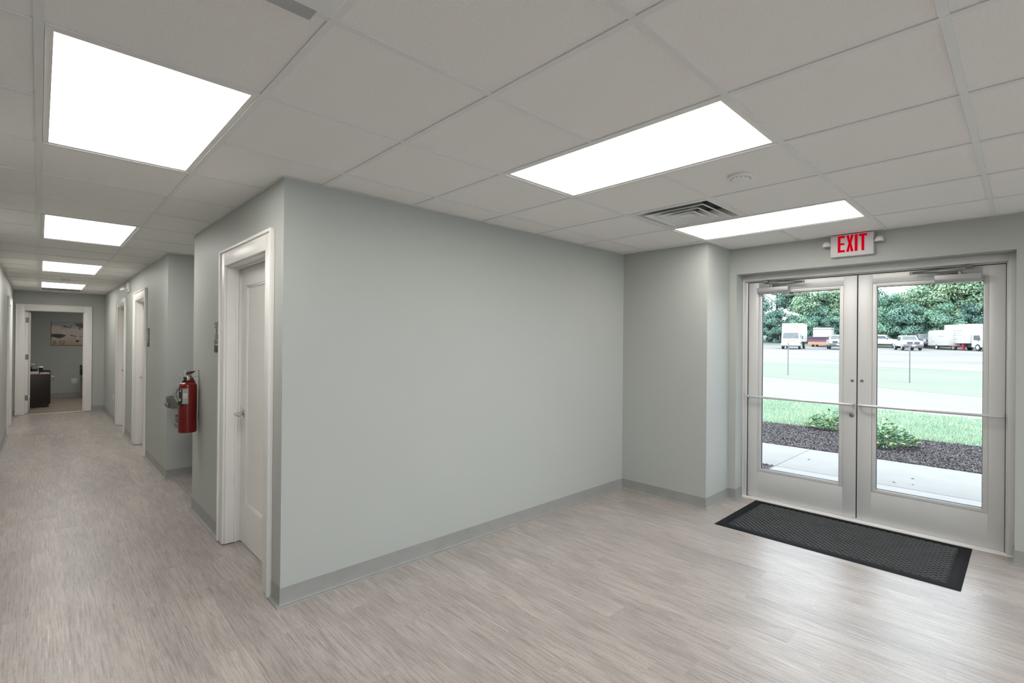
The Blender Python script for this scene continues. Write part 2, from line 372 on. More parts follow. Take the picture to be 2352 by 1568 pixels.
def light_panel(i, j, label, group=None):
    x0, x1, y0, y1 = X0+i*S+0.013, X0+(i+1)*S-0.013, Y0+j*S+0.013, Y0+(j+2)*S-0.013
    t = thing('ceiling_light_panel', label, 'light', ((x0+x1)/2, (y0+y1)/2, HC+0.004), 0, group)
    fr = 0.02; z0, z1 = HC+0.0042, HC+0.05
    mb = MB(); mb.box(x0, x1, y0, y0+fr, z0, z1).box(x0, x1, y1-fr, y1, z0, z1).box(x0, x0+fr, y0+fr, y1-fr, z0, z1).box(x1-fr, x1, y0+fr, y1-fr, z0, z1)
    mb.build('frame', 'trimw', t)
    MB().box(x0+fr, x1-fr, y0+fr, y1-fr, z0+0.004, z0+0.009).build('diffuser', 'diffuser', t)
    MB().box(x0+fr, x1-fr, y0+fr, y1-fr, z1-0.003, z1).build('back_plate', 'tee', t)
lab = {(0, 0): 'large lit ceiling panel nearest the camera at the mouth of the corridor',
       (0, 5): 'lit corridor ceiling panel, second along the corridor from the lobby',
       (0, 10): 'lit corridor ceiling panel, third along the corridor from the lobby',
       (0, 15): 'small-looking lit ceiling panel at the far end of the corridor by the office door',
       (3, -2): 'lit lobby ceiling panel beside the tile with the smoke detector',
       (6, -2): 'lit lobby ceiling panel just in front of the red exit sign'}
for (i, j) in lights:
    light_panel(i, j, lab.get((i, j), 'lit lobby ceiling panel behind the camera'), None if (i, j) in lab else 'lobby ceiling panels behind the camera')
light_panel(1, 20, 'lit ceiling panel inside the office at the corridor end')

# ------------------------------------------------------------------ floors with planks
floor = struct(MB().box(-2.72, 5.05, -3.72, FY+0.12, -0.12, -0.0045).box(-0.5, 1.6, FY+0.12, FAR+0.06, -0.12, -0.0045), 'floor', 'slab')
PW, PL = 0.1524, 1.2192
fregs = [(-2.60, CXo, -3.60, FY), (CXo, DX, -3.60, CY), (DX, 4.985, 0.053, 1.935), (LX, RX, FY, FAR+0.02), (RX, 1.45, 5.10, 6.33),
         (RX, 1.09, 3.13, 4.05), (RX, 1.09, 7.83, 8.71), (RX, 1.09, 9.90, 10.84), (LX-0.1, LX, 10.95, 11.85), (-0.225, 0.68, FAR+0.02, FAR+0.06)]
rng = random.Random(5); planks = []
k = -17
while -0.03+k*PW < 5.0:
    xa = -0.03+k*PW
    offy = {0: 4.375-PL*20, 9: 2.26-PL*20, 16: 2.22-PL*20}.get(k, rng.uniform(0, PL)-PL*20)
    for q in range(0, 40):
        ya = offy+q*PL
        if ya > FAR+0.1 or ya+PL < -3.7: continue
        cs = clip((xa+0.00012, xa+PW-0.00012, ya+0.00015, ya+PL-0.00015), fregs)
        if cs: planks.append((xa+PW/2, ya+PL/2, cs))
    k += 1
def size_seen(p):
    x, y = p[0], p[1]; d = math.hypot(x, y)
    a = abs(math.atan2(x, y)-yaw)
    return (0 if a > 0.95 else 1)/(max(d, 0.5)**3)
planks.sort(key=size_seen, reverse=True)
rest = MB()
for n_, (cx, cy, cs) in enumerate(planks):
    mb = MB() if n_ < 290 else rest
    for c in cs: mb.box(c[0], c[1], c[2], c[3], -0.0045, 0.0)
    if n_ < 290: mb.build('plank', 'floor', floor)
rest.build('planks_beyond', 'floor', floor, kind='stuff')
ofl = struct(MB().box(-2.0, 2.52, FAR+0.065, 17.12, -0.12, -0.0045), 'floor_office', 'slab')
rng = random.Random(9); yy = FAR+0.065
while yy < 17.0:
    xx = -1.88-rng.uniform(0, 1.1)
    while xx < 2.4:
        a, bb = max(xx, -1.88), min(xx+1.2, 2.4)
        if bb-a > 0.05: MB().box(a+0.001, bb-0.001, yy+0.001, min(yy+0.2, 17.0)-0.001, -0.0045, 0).build('plank', 'floor2', ofl)
        xx += 1.2
    yy += 0.2
struct(MB().box(-0.225, 0.68, FAR+0.045, FAR+0.075, -0.001, 0.005), 'trim_1', 'trimw')

# ------------------------------------------------------------------ cove baseboards and ceiling edge angle
def run(name, pts, prof, mat, kind='structure'):
    P = [Vector((x, y)) for x, y in pts]; n = len(P); dirs = [(P[i+1]-P[i]).normalized() for i in range(n-1)]
    nor = [Vector((d.y, -d.x)) for d in dirs]; mit = []
    for i in range(n):
        if i == 0: mit.append(nor[0])
        elif i == n-1: mit.append(nor[-1])
        else:
            v = nor[i-1]+nor[i]; mit.append(v/(v.dot(nor[i])))
    mb = MB(); m = len(prof)
    for i in range(n):
        for (d, z) in prof: mb.v.append((P[i].x+mit[i].x*d, P[i].y+mit[i].y*d, z))
    for i in range(n-1):
        for j in range(m):
            j2 = (j+1) % m; mb.f.append((i*m+j, i*m+j2, (i+1)*m+j2, (i+1)*m+j))
    mb.f.append(tuple(range(m-1, -1, -1))); mb.f.append(tuple((n-1)*m+j for j in range(m)))
    o = mb.build(name, mat, smooth=18); o['kind'] = kind; return o
cove = [(0.0005, 0.102), (0.003, 0.102), (0.0035, 0.024), (0.0065, 0.013), (0.011, 0.009), (0.023, 0.0065), (0.025, 0.0003), (0.0005, 0.0003)]
run('baseboard_front', [(RX, 3.03), (RX, FY), (CXo, FY), (CXo, CY), (DX, CY), (DX, 1.935), (4.975, 1.935)], cove, 'base')
run('baseboard_corridor_right', [(RX, 7.73), (RX, 6.33), (1.45, 6.33), (1.45, 5.10), (RX, 5.10), (RX, 4.152)], cove, 'base')
run('baseboard_corridor_middle', [(RX, 9.795), (RX, 8.815)], cove, 'base')
run('baseboard_corridor_end', [(0.792, FAR), (RX, FAR), (RX, 10.945)], cove, 'base')
run('baseboard_corridor_left', [(LX, 11.955), (LX, FAR), (-0.332, FAR)], cove, 'base')
run('baseboard_back', [(4.975, 0.053), (DX, 0.053), (DX, -3.6), (-2.6, -3.6), (-2.6, 2.95), (LX, 2.95), (LX, 10.845)], cove, 'base')
run('baseboard_office', [(-1.88, FAR+0.12), (-1.88, 17.0), (2.40, 17.0), (2.40, FAR+0.12)], cove, 'base')
ang = [(0.0003, HC+0.012), (0.002, HC+0.012), (0.002, HC+0.0012), (0.010, HC+0.0012), (0.010, HC-0.0004), (0.0003, HC-0.0004)]
run('trim_2', [(1.45, 6.33), (1.45, 5.10), (RX, 5.10), (RX, FY), (CXo, FY), (CXo, CY), (DX, CY), (DX, -3.6), (-2.6, -3.6), (-2.6, 2.95), (LX, 2.95), (LX, FAR), (RX, FAR), (RX, 6.33), (1.45, 6.33)], ang, 'tee')

# ------------------------------------------------------------------ interior doors (white, casing with back band)
def xdoor(name, side, xw, ya, yb, hinge_near, lever):
    """door in a wall along Y; side=-1: seen from -X (right wall); side=+1: seen from +X (left wall)"""
    root = empty(name, (xw, (ya+yb)/2, 0)); root['kind'] = 'structure'
    s = side; zt = 2.04; cw = 0.10
    def bx(mb, d0, d1, *r):      # d measured from wall face towards the viewer (positive = proud)
        a, bb = xw+s*d0, xw+s*d1; return mb.box(min(a, bb), max(a, bb), *r)
    z0 = 0.006
    for (p, q, outer) in ((ya-cw, ya+0.012, 'lo'), (yb-0.012, yb+cw, 'hi')):
        mb = MB(); bx(mb, 0.0005, 0.018, p, q, z0, zt+cw-0.008)
        if outer == 'lo': bx(mb, 0.0005, 0.028, p-0.004, p+0.018, z0, zt+cw+0.004)
        else: bx(mb, 0.0005, 0.028, q-0.018, q+0.004, z0, zt+cw+0.004)
        mb.build('casing_side', 'trimw', root, bevel=0.0025)
    mb = MB(); bx(mb, 0.0005, 0.018, ya+0.012, yb-0.012, zt-0.012, zt+cw-0.01)
    bx(mb, 0.0005, 0.028, ya-cw+0.014, yb+cw-0.014, zt+cw-0.014, zt+cw+0.004)
    mb.build('casing_head', 'trimw', root, bevel=0.0025)
    for (p, q) in ((ya+0.0005, ya+0.018), (yb-0.018, yb-0.0005)):
        mb = MB(); bx(mb, -0.135, 0.0002, p, q, z0, zt-0.012)
        st = (q, q+0.012) if p < (ya+yb)/2 else (p-0.012, p)
        bx(mb, -0.075, -0.06, st[0], st[1], z0, zt-0.018)
        mb.build('jamb', 'trimw', root, bevel=0.0015)
    mb = MB(); bx(mb, -0.135, 0.0002, ya+0.018, yb-0.018, zt-0.018, zt-0.0005); bx(mb, -0.075, -0.06, ya+0.018, yb-0.018, zt-0.03, zt-0.018)
    mb.build('jamb_head', 'trimw', root, bevel=0.0015)
    # leaf with one recessed panel
    lo, hi = ya+0.021, yb-0.021; d0, d1 = -0.135, -0.098
    leaf = MB(); st = 0.115; zb, ztp = 0.30, zt-0.02-0.135
    bx(leaf, d0, d1, lo, lo+st, 0.014, zt-0.021); bx(leaf, d0, d1, hi-st, hi, 0.014, zt-0.021)
    bx(leaf, d0, d1, lo+st, hi-st, 0.014, zb); bx(leaf, d0, d1, lo+st, hi-st, ztp, zt-0.021)
    lf = leaf.build('door_leaf', 'trimw', root)
    pn = MB(); bx(pn, d0+0.008, d1-0.010, lo+st-0.001, hi-st+0.001, zb-0.001, ztp+0.001); pn.build('door_panel', 'trimw', lf)
    ml = MB()   # sloping moulding round the panel
    for (a, bb, c, dd, horiz) in ((lo+st, lo+st+0.014, zb, ztp, 0), (hi-st-0.014, hi-st, zb, ztp, 0), (lo+st, hi-st, zb, zb+0.014, 1), (lo+st, hi-st, ztp-0.014, ztp, 1)):
        bx(ml, d1-0.011, d1-0.003, a, bb, c, dd)
    ml.build('panel_moulding', 'trimw', lf, bevel=0.003)
    if lever:
        yl = hi-0.07 if hinge_near else lo+0.07; sg = -1 if hinge_near else 1
        lv = MB(); xa = xw+s*d1
        lv.lathe([(0.032, 0), (0.032, s*0.006), (0.026, s*0.010), (0.011, s*0.012), (0.011, s*0.05)], 20, (xa, yl, 0.955), 'X')
        lv.tube([(xa+s*0.045, yl, 0.955), (xa+s*0.056, yl+sg*0.012, 0.955), (xa+s*0.058, yl+sg*0.05, 0.955), (xa+s*0.054, yl+sg*0.115, 0.953)], [0.011, 0.0115, 0.0105, 0.009], 12)
        o = lv.build('lever_handle', 'chrome', lf, smooth=40); o['label'] = 'satin chrome lever handle'
        MB().box(min(xa-s*0.004, xa+s*0.001), max(xa-s*0.004, xa+s*0.001), (hi-0.001) if hinge_near else lo-0.001, (hi+0.0015) if hinge_near else lo+0.0015, 0.90, 1.01).build('strike_plate', 'chrome', lf)
    return root
xdoor('door_1', -1, RX, 3.13, 4.05, True, True)
xdoor('door_2', -1, RX, 7.83, 8.71, True, True)
xdoor('door_3', -1, RX, 9.90, 10.84, True, True)
xdoor('door_4', 1, LX, 10.95, 11.85, False, True)

# office doorway at the corridor end
root = empty('door_5', (0.2275, FAR, 0)); root['kind'] = 'structure'
za = 2.04
for (a, bb, sd) in ((-0.33, -0.212, 0), (0.667, 0.785, 1)):
    mb = MB().box(a, bb, FAR-0.018, FAR-0.0005, 0.006, 2.138); mb.box(a-0.002 if not sd else bb-0.018, a+0.018 if not sd else bb+0.002, FAR-0.028, FAR-0.0005, 0.006, 2.15)
    mb.build('casing_side', 'trimw', root, bevel=0.002)
MB().box(-0.212, 0.667, FAR-0.018, FAR-0.0005, za-0.012, 2.136).box(-0.312, 0.767, FAR-0.028, FAR-0.0005, 2.132, 2.15).build('casing_head', 'trimw', root, bevel=0.002)
for (a, bb, c) in ((-0.2245, -0.207, -0.195), (0.662, 0.6795, 0.65)):
    MB().box(a, bb, FAR, FAR+0.125, 0.006, za-0.012).box(min(bb, c) if a < 0 else c, max(bb, c) if a < 0 else a, FAR+0.05, FAR+0.065, 0.006, za-0.018).build('jamb', 'trimw', root, bevel=0.0015)
MB().box(-0.207, 0.662, FAR, FAR+0.125, za-0.018, za-0.0005).build('jamb_head', 'trimw', root, bevel=0.0015)
lf = empty('door_leaf', (0, 0, 0)); lf.parent = root
lf.location = Vector((-0.203, FAR+0.13, 0.012))-root.location; lf.rotation_euler = (0, 0, -math.radians(1.9))
mb = MB(); T_ = 0.044; W_ = 0.88; Hh = 2.0
mb.box(0, T_, 0, 0.115, 0, Hh).box(0, T_, W_-0.115, W_, 0, Hh).box(0, T_, 0.115, W_-0.115, 0, 0.29).box(0, T_, 0.115, W_-0.115, Hh-0.135, Hh)
mb.build('leaf_frame', 'trimw', lf, local=True, bevel=0.001)
MB().box(0.012, T_-0.012, 0.114, W_-0.114, 0.289, Hh-0.134).build('leaf_panel', 'trimw', lf, local=True)
for z in (0.26, 1.06, 1.78):
    MB().box(0.004, T_-0.004, -0.003, 0.0, z, z+0.10).lathe([(0.006, z-0.002), (0.006, z+0.102)], 10, (T_+0.002, -0.004, 0)).build('hinge', 'armdark', lf, local=True)
lv = MB().lathe([(0.032, T_), (0.032, T_+0.006), (0.011, T_+0.01), (0.011, T_+0.05)], 16, (0, W_-0.07, 0.94), 'X')
lv.tube([(T_+0.045, W_-0.07, 0.94), (T_+0.055, W_-0.08, 0.94), (T_+0.06, W_-0.18, 0.937)], 0.010, 10)
lv.build('lever_handle', 'chrome', lf, local=True, smooth=40)

# ------------------------------------------------------------------ aluminium entrance: frame + two glazed leaves
ent = empty('door_6', (5.03, 1.0, 0)); ent['kind'] = 'structure'
fa, fb = 0.0535, 1.9345
mb = MB().box(4.985, 5.10, fa, 0.094, 0, 2.1645).box(4.985, 5.10, 1.919, fb, 0, 2.1645).box(4.985, 5.10, 0.094, 1.919, 2.108, 2.1645)
mb.build('outer_frame', 'alu', ent, bevel=0.002)
MB().box(5.022, 5.10, 0.094, 0.103, 0.01, 2.098).box(5.022, 5.10, 1.897, 1.919, 0.01, 2.098).box(5.022, 5.10, 0.094, 1.919, 2.098, 2.108).build('frame_stop', 'alu', ent, bevel=0.001)
MB().box(5.0225, 5.0995, 0.1032, 0.1055, 0.014, 2.092).box(5.0225, 5.0995, 1.8935, 1.8968, 0.014, 2.092).box(5.0225, 5.0995, 0.1055, 1.8935, 2.0935, 2.0975).build('weather_strip', 'gasket', ent)
MB().box(4.975, 5.14, 0.054, 1.934, 0.0003, 0.011).box(5.0, 5.12, 0.105, 1.893, 0.011, 0.015).build('threshold', 'trimw', ent, bevel=0.002)
def leaf(y0, y1, g0, g1):
    z0, z1, gz0, gz1 = 0.022, 2.0925, 0.300, 1.982; xa, xb = 5.03, 5.075
    L = MB().box(xa, xb, y0, g0-0.03, z0, z1).box(xa, xb, g1+0.03, y1, z0, z1).box(xa, xb, g0-0.03, g1+0.03, z0, gz0-0.03).box(xa, xb, g0-0.03, g1+0.03, gz1+0.03, z1)
    lo = L.build('door_leaf', 'alu', ent, bevel=0.0008)
    B = MB(); e = 0.0285
    for (a, bb, c, d) in ((g0-e, g0, gz0-e, gz1+e), (g1, g1+e, gz0-e, gz1+e), (g0, g1, gz0-e, gz0), (g0, g1, gz1, gz1+e)):
        B.box(xa+0.0012, xb-0.004, a, bb, c, d)
    B.build('glazing_bead', 'alu', lo, bevel=0.0015)
    G = MB(); e2 = 0.003
    for (a, bb, c, d) in ((g0, g0+e2, gz0, gz1), (g1-e2, g1, gz0, gz1), (g0, g1, gz0, gz0+e2), (g0, g1, gz1-e2, gz1)):
        G.box(xa+0.012, xb-0.012, a, bb, c, d)
    G.build('glass_gasket', 'gasket', lo)
    MB().box(xa+0.019, xa+0.025, g0+0.001, g1-0.001, gz0+0.001, gz1-0.001).build('glass_pane', 'glass', lo)
    return lo
leafN = leaf(1.0045, 1.8925, 1.131, 1.771)
leafS = leaf(0.1065, 0.9955, 0.224, 0.867)
MB().box(5.034, 5.071, 0.9958, 1.0042, 0.024, 2.09).build('meeting_strip', 'gasket', ent)
# push bars
for lo, a, bb in ((leafN, 1.03, 1.885), (leafS, 0.118, 0.980)):
    z = 0.992; x = 4.975
    p = [(5.03, a, z), (4.995, a, z), (x+0.004, a+0.006, z), (x, a+0.02, z), (x, bb-0.02, z), (x+0.004, bb-0.006, z), (4.995, bb, z), (5.03, bb, z)]
    MB().tube(p, 0.0115, 12).build('push_bar', 'bar', lo, smooth=50)
for lo, y, z, r in ((leafN, 1.034, 1.193, 0.012), (leafS, 0.966, 1.196, 0.012)):
    MB().lathe([(r, 5.03), (r, 5.026), (r*0.6, 5.024)], 18, (0, y, z), 'X').box(5.0225, 5.0245, y-0.002, y+0.002, z-0.006, z+0.006).build('lock_cylinder', 'armdark', lo, smooth=40)
MB().lathe([(0.018, 5.03), (0.018, 5.024), (0.012, 5.02)], 20, (0, 1.036, 0.898), 'X').box(5.006, 5.021, 1.031, 1.041, 0.885, 0.912).build('thumb_turn', 'armdark', leafN, smooth=40)
# closers
def closer(lo, y0, y1, s):
    """y0<y1 body; s=+1: the arm folds toward +Y end hinge side"""
    z0, z1 = 1.975, 2.035
    MB().prism([(4.962, z0+0.022), (4.985, z0), (5.0295, z0), (5.0295, z1), (4.962, z1)], 'Y', y0, y1).build('closer_body', 'closer', lo, bevel=0.002)
    yh = y1 if s > 0 else y0
    MB().box(5.024, 5.0298, min(yh, yh-s*0.24), max(yh, yh-s*0.24), z1+0.001, z1+0.045).build('closer_plate', 'closer', lo, bevel=0.001)
    yp = yh-s*0.12                      # spindle
    A = MB().lathe([(0.014, z1), (0.014, z1+0.022), (0.009, z1+0.026)], 14, (4.995, yp, 0))
    A.tube([(4.995, yp, z1+0.016), (4.985, yp-s*0.06, z1+0.022), (4.95, yp-s*0.28, z1+0.026)], [0.011, 0.008, 0.007], 8)
    A.build('closer_arm', 'armdark', lo, smooth=40)
    B = MB().tube([(4.95, yp-s*0.28, z1+0.034), (4.995, yp+s*0.07, z1+0.058)], 0.006, 8).lathe([(0.012, z1+0.018), (0.012, z1+0.04)], 12, (4.95, yp-s*0.28, 0))
    B.box(4.985, 5.0215, yp+s*0.05-0.02, yp+s*0.05+0.02, z1+0.05, z1+0.066)
    B.build('closer_forearm', 'armdark', lo, smooth=40)
closer(leafN, 1.525, 1.795, 1)
closer(leafS, 0.232, 0.495, -1)

# ------------------------------------------------------------------ exit sign
xs = 4.792; yL, yR = 1.147, 0.850; zb_, zt_ = 2.228, 2.4065
ex = thing('exit_sign', 'white wall exit sign with red EXIT letters and two lamp heads above the entrance doors', 'sign', (DX, 1.0, 2.228))
MB().box(xs, DX-0.0005, yR, yL, zb_, zt_).build('housing', 'exitwhite', ex, bevel=0.004)
def letters():
    L = {}; h = 0.136; t = 0.0185
    E = [(0, 0), (0.050, 0), (0.050, t), (t, t), (t, 0.060), (0.047, 0.060), (0.047, 0.060+t*0.85), (t, 0.060+t*0.85), (t, h-t), (0.050, h-t), (0.050, h), (0, h)]
    Xp = [(0, 0), (0.020, 0), (0.026, 0.045), (0.032, 0), (0.052, 0), (0.036, h/2), (0.051, h), (0.032, h), (0.026, h-0.042), (0.020, h), (0.001, h), (0.016, h/2)]
    I = [(0, 0), (0.020, 0), (0.020, h), (0, h)]
    T = [(0.018, 0), (0.037, 0), (0.037, h-t), (0.055, h-t), (0.055, h), (0, h), (0, h-t), (0.018, h-t)]
    return [(0.053, E), (0.112, Xp), (0.171, I), (0.199, T)]
for nm, (s0, pl) in zip('EXIT', letters()):
    MB().prism([(yL-s0-a, 2.262+z) for a, z in pl], 'X', xs-0.0015, xs+0.0005).build('letter', 'exitred', ex)
for yc in (yL+0.03, yR-0.036):
    sg = 1 if yc > 1 else -1
    hd = MB().lathe([(0.004, 0.032), (0.018, 0.028), (0.028, 0.016), (0.031, 0.0), (0.030, -0.010), (0.024, -0.012)], 20, (4.80, yc, 2.332))
    hd.tube([(4.80, yc, 2.335), (4.81, yc-sg*0.035, 2.335)], 0.008, 8)
    o = hd.build('lamp_head', 'whiteplastic', ex, smooth=50)
    MB().lathe([(0.022, 0.0), (0.020, -0.006), (0.008, -0.010)], 18, (4.80, yc, 2.320)).build('lens', 'clearpl', o, smooth=50)

# ------------------------------------------------------------------ rubber entrance mat
mx0, mx1, my0, my1 = 4.065, 4.972, 0.272, 1.790
mt = thing('entrance_mat', 'black ribbed rubber floor mat in front of the glass entrance doors', 'mat', ((mx0+mx1)/2, (my0+my1)/2, 0))
bw = 0.062
mb = MB(); O = [(mx0, my0), (mx1, my0), (mx1, my1), (mx0, my1)]; I = [(mx0+bw, my0+bw), (mx1-bw, my0+bw), (mx1-bw, my1-bw), (mx0+bw, my1-bw)]
I2 = [(mx0+0.03, my0+0.03), (mx1-0.03, my0+0.03), (mx1-0.03, my1-0.03), (mx0+0.03, my1-0.03)]
vs = [(x, y, 0.0006) for x, y in O]+[(x, y, 0.0035) for x, y in O]+[(x, y, 0.009) for x, y in I2]+[(x, y, 0.0095) for x, y in I]+[(x, y, 0.006) for x, y in I]
fs = [(0, 1, 2, 3)]
for L_ in range(4):
    for q in range(4): fs.append((L_*4+q, L_*4+(q+1) % 4, (L_+1)*4+(q+1) % 4, (L_+1)*4+q))
fs.append((16, 17, 18, 19)); mb.add(vs, fs)
mb.build('mat_base', 'rubber', mt)
mb = MB(); px, py = 0.0232, 0.047; ix = 0
x = mx0+bw+0.012
while x < mx1-bw-0.008:
    y = my0+bw+0.004+(0.0235 if ix % 2 else 0)+0.0
    while y < my1-bw-0.03:
        a, bb = x, y; hw2 = 0.0066; ln = 0.039
        k = len(mb.v)
        mb.v += [(a-hw2*0.3, bb, 0.0058), (a+hw2*0.3, bb, 0.0058), (a+hw2, bb+ln/2, 0.0058), (a+hw2*0.3, bb+ln, 0.0058), (a-hw2*0.3, bb+ln, 0.0058), (a-hw2, bb+ln/2, 0.0058),
                 (a, bb+0.006, 0.0098), (a+hw2*0.5, bb+ln/2, 0.0125), (a, bb+ln-0.006, 0.0098), (a-hw2*0.5, bb+ln/2, 0.0125)]
        for fc in ((0, 1, 6), (1, 2, 7, 6), (2, 3, 8, 7), (3, 4, 8), (4, 5, 9, 8), (5, 0, 6, 9), (6, 7, 8, 9)): mb.f.append(tuple(k+q for q in fc))
        y += py
    x += px; ix += 1
mb.build('ribs', 'rib', mt, kind='stuff')

# ------------------------------------------------------------------ ceiling diffuser, grille, smoke detector, emergency light
i, j = vents[0]; vx0, vx1, vy0, vy1 = X0+i*S+0.006, X0+(i+1)*S-0.006, Y0+j*S+0.006, Y0+(j+1)*S-0.006
vc = ((vx0+vx1)/2, (vy0+vy1)/2)
vt = thing('ceiling_diffuser', 'square white four-way air diffuser in the lobby ceiling between the two light panels', 'vent', (vc[0], vc[1], HC))
def ring(mb, h0, z0, h1, z1, t=0.0015):
    """square sloping ring between half widths h0 and h1"""
    k = len(mb.v)
    for (h, z) in ((h0, z0), (h1, z1), (h1, z1+t), (h0, z0+t)):
        mb.v += [(vc[0]-h, vc[1]-h, z), (vc[0]+h, vc[1]-h, z), (vc[0]+h, vc[1]+h, z), (vc[0]-h, vc[1]+h, z)]
    for a in range(4):
        for q in range(4):
            a2 = (a+1) % 4; mb.f.append((k+a*4+q, k+a*4+(q+1) % 4, k+a2*4+(q+1) % 4, k+a2*4+q))
mb = MB(); ring(mb, 0.297, HC+0.0045, 0.262, HC+0.0045); ring(mb, 0.262, HC+0.0045, 0.235, HC+0.075); mb.build('outer_frame', 'whiteplastic', vt)
MB().box(vc[0]-0.262, vc[0]+0.262, vc[1]-0.262, vc[1]+0.262, HC+0.078, HC+0.09).build('dark_plenum', 'black', vt)
for (h0, h1) in ((0.222, 0.150), (0.158, 0.092), (0.098, 0.040)):
    mb = MB(); ring(mb, h0, HC-0.001, h0-0.012, HC-0.001); ring(mb, h0-0.012, HC-0.001, h1, HC+0.050); mb.build('louvre_ring', 'whiteplastic', vt)
MB().box(vc[0]-0.042, vc[0]+0.042, vc[1]-0.042, vc[1]+0.042, HC+0.0, HC+0.004).build('centre_plate', 'whiteplastic', vt)

gx0, gx1, gy0, gy1 = X0+0.006, X0+S-0.006, Y0+17*S+0.006, Y0+18*S-0.006
gt = thing('return_grille', 'slatted return air grille in the corridor ceiling beyond the last light panel', 'vent', ((gx0+gx1)/2, (gy0+gy1)/2, HC))
MB().box(gx0, gx1, gy0, gy0+0.03, HC+0.0045, HC+0.02).box(gx0, gx1, gy1-0.03, gy1, HC+0.0045, HC+0.02).box(gx0, gx0+0.03, gy0+0.03, gy1-0.03, HC+0.0045, HC+0.02).box(gx1-0.03, gx1, gy0+0.03, gy1-0.03, HC+0.0045, HC+0.02).build('frame', 'whiteplastic', gt)
MB().box(gx0, gx1, gy0, gy1, HC+0.04, HC+0.045).build('dark_back', 'black', gt)
for q in range(9):
    y = gy0+0.05+q*0.058
    MB().add([(gx0+0.03, y, HC+0.006), (gx1-0.03, y, HC+0.006), (gx1-0.03, y+0.022, HC+0.03), (gx0+0.03, y+0.022, HC+0.03), (gx0+0.03, y+0.003, HC+0.006), (gx1-0.03, y+0.003, HC+0.006), (gx1-0.03, y+0.025, HC+0.03), (gx0+0.03, y+0.025, HC+0.03)],
             [(0, 1, 2, 3), (4, 7, 6, 5), (0, 4, 5, 1), (3, 2, 6, 7), (0, 3, 7, 4), (1, 5, 6, 2)]).build('slat', 'whiteplastic', gt)

def detector(x, y, r, label):
    t = thing('smoke_detector', label, 'smoke detector', (x, y, HC+0.004))
    z = HC+0.004
    MB().lathe([(r, 0), (r, -0.010), (r*0.93, -0.016), (r*0.8, -0.018)], 32, (x, y, z)).build('base', 'whiteplastic', t, smooth=35)
    MB().lathe([(r*0.78, -0.018), (r*0.72, -0.026), (r*0.55, -0.032), (r*0.3, -0.034)], 32, (x, y, z)).build('cover', 'whiteplastic', t, smooth=35)
    mb = MB()
    for q in range(14):
        th = 2*PI*q/14; c, s_ = math.cos(th), math.sin(th)
        mb.box(x+c*r*0.765-0.004, x+c*r*0.765+0.004, y+s_*r*0.765-0.004, y+s_*r*0.765+0.004, z-0.0225, z-0.0195)
    mb.build('sensor_slots', 'closer', t)
detector(2.752, 1.084, 0.062, 'round white smoke detector on a lobby ceiling tile beside the light panel')
detector(0.284, 10.31, 0.06, 'small white detector on the corridor ceiling between the last two light panels')

et = thing('emergency_light', 'grey ceiling mounted fixture cut off by the top edge of the picture', 'light fixture', (0.33, 1.26, HC))
MB().box(0.10, 0.545, 1.10, 1.408, HC-0.014, HC-0.0008).build('base_plate', 'closer', et, bevel=0.006)
MB().box(0.115, 0.575, 1.12, 1.33, HC-0.032, HC-0.014).build('lens_cover', 'tee', et, bevel=0.012, seg=4)
MB().box(0.37, 0.42, 1.366, 1.372, HC-0.0152, HC-0.0142).build('vent_slot', 'gasket', et)
MB().box(0.30, 0.345, 1.392, 1.396, HC-0.0152, HC-0.0142).build('vent_slot', 'gasket', et)

# ------------------------------------------------------------------ corridor wall pieces
def wheel_sign(name, yc, label):
    x = RX; z0, z1 = 1.397, 1.628; y0, y1 = yc-0.08, yc+0.08
    t = thing(name, label, 'sign', (x, yc, z0))
    MB().box(x-0.006, x-0.0005, y0, y1, z0, z1).build('plate', 'signdark', t, bevel=0.002)
    def P(a, bb): return (y1-0.008-a, z0+bb)       # a grows away from the far edge
    g = MB()
    g.prism([P(0.022+0.010*math.cos(q*PI/5), 0.200+0.010*math.sin(q*PI/5)) for q in range(10)], 'X', x-0.0075, x-0.006)
    g.prism([P(0.008, 0.184), P(0.036, 0.184), P(0.036, 0.135), P(0.031, 0.135), P(0.031, 0.092), P(0.024, 0.092), P(0.024, 0.128), P(0.020, 0.128), P(0.020, 0.092), P(0.013, 0.092), P(0.013, 0.135), P(0.008, 0.135)], 'X', x-0.0075, x-0.006)
    g.build('person_pictogram', 'signlight', t)
    g = MB()
    g.prism([P(0.095+0.009*math.cos(q*PI/5), 0.198+0.009*math.sin(q*PI/5)) for q in range(10)], 'X', x-0.0075, x-0.006)
    cx_, cz_, ro, ri = 0.098, 0.118, 0.034, 0.027
    for q in range(11):
        a0, a1 = PI*0.75+q*PI*0.12, PI*0.75+(q+1)*PI*0.12
        g.prism([P(cx_+ro*math.cos(a0), cz_+ro*math.sin(a0)), P(cx_+ro*math.cos(a1), cz_+ro*math.sin(a1)), P(cx_+ri*math.cos(a1), cz_+ri*math.sin(a1)), P(cx_+ri*math.cos(a0), cz_+ri*math.sin(a0))], 'X', x-0.0075, x-0.006)
    g.prism([P(0.090, 0.186), P(0.099, 0.186), P(0.101, 0.146), P(0.122, 0.146), P(0.132, 0.102), P(0.125, 0.100), P(0.117, 0.138), P(0.093, 0.138)], 'X', x-0.0075, x-0.006)
    g.build('wheelchair_pictogram', 'signlight', t)
    g = MB().prism([P(0.0, 0.078), P(0.144, 0.078), P(0.144, 0.075), P(0.0, 0.075)], 'X', x-0.0072, x-0.006); g.build('divider_line', 'signlight', t)
    for q in (0, 2, 3, 4):
        a = 0.022+q*0.02; MB().prism([P(a, 0.052), P(a+0.014, 0.052), P(a+0.014, 0.066), P(a, 0.066)], 'X', x-0.0072, x-0.006).build('raised_mark', 'signlight', t)
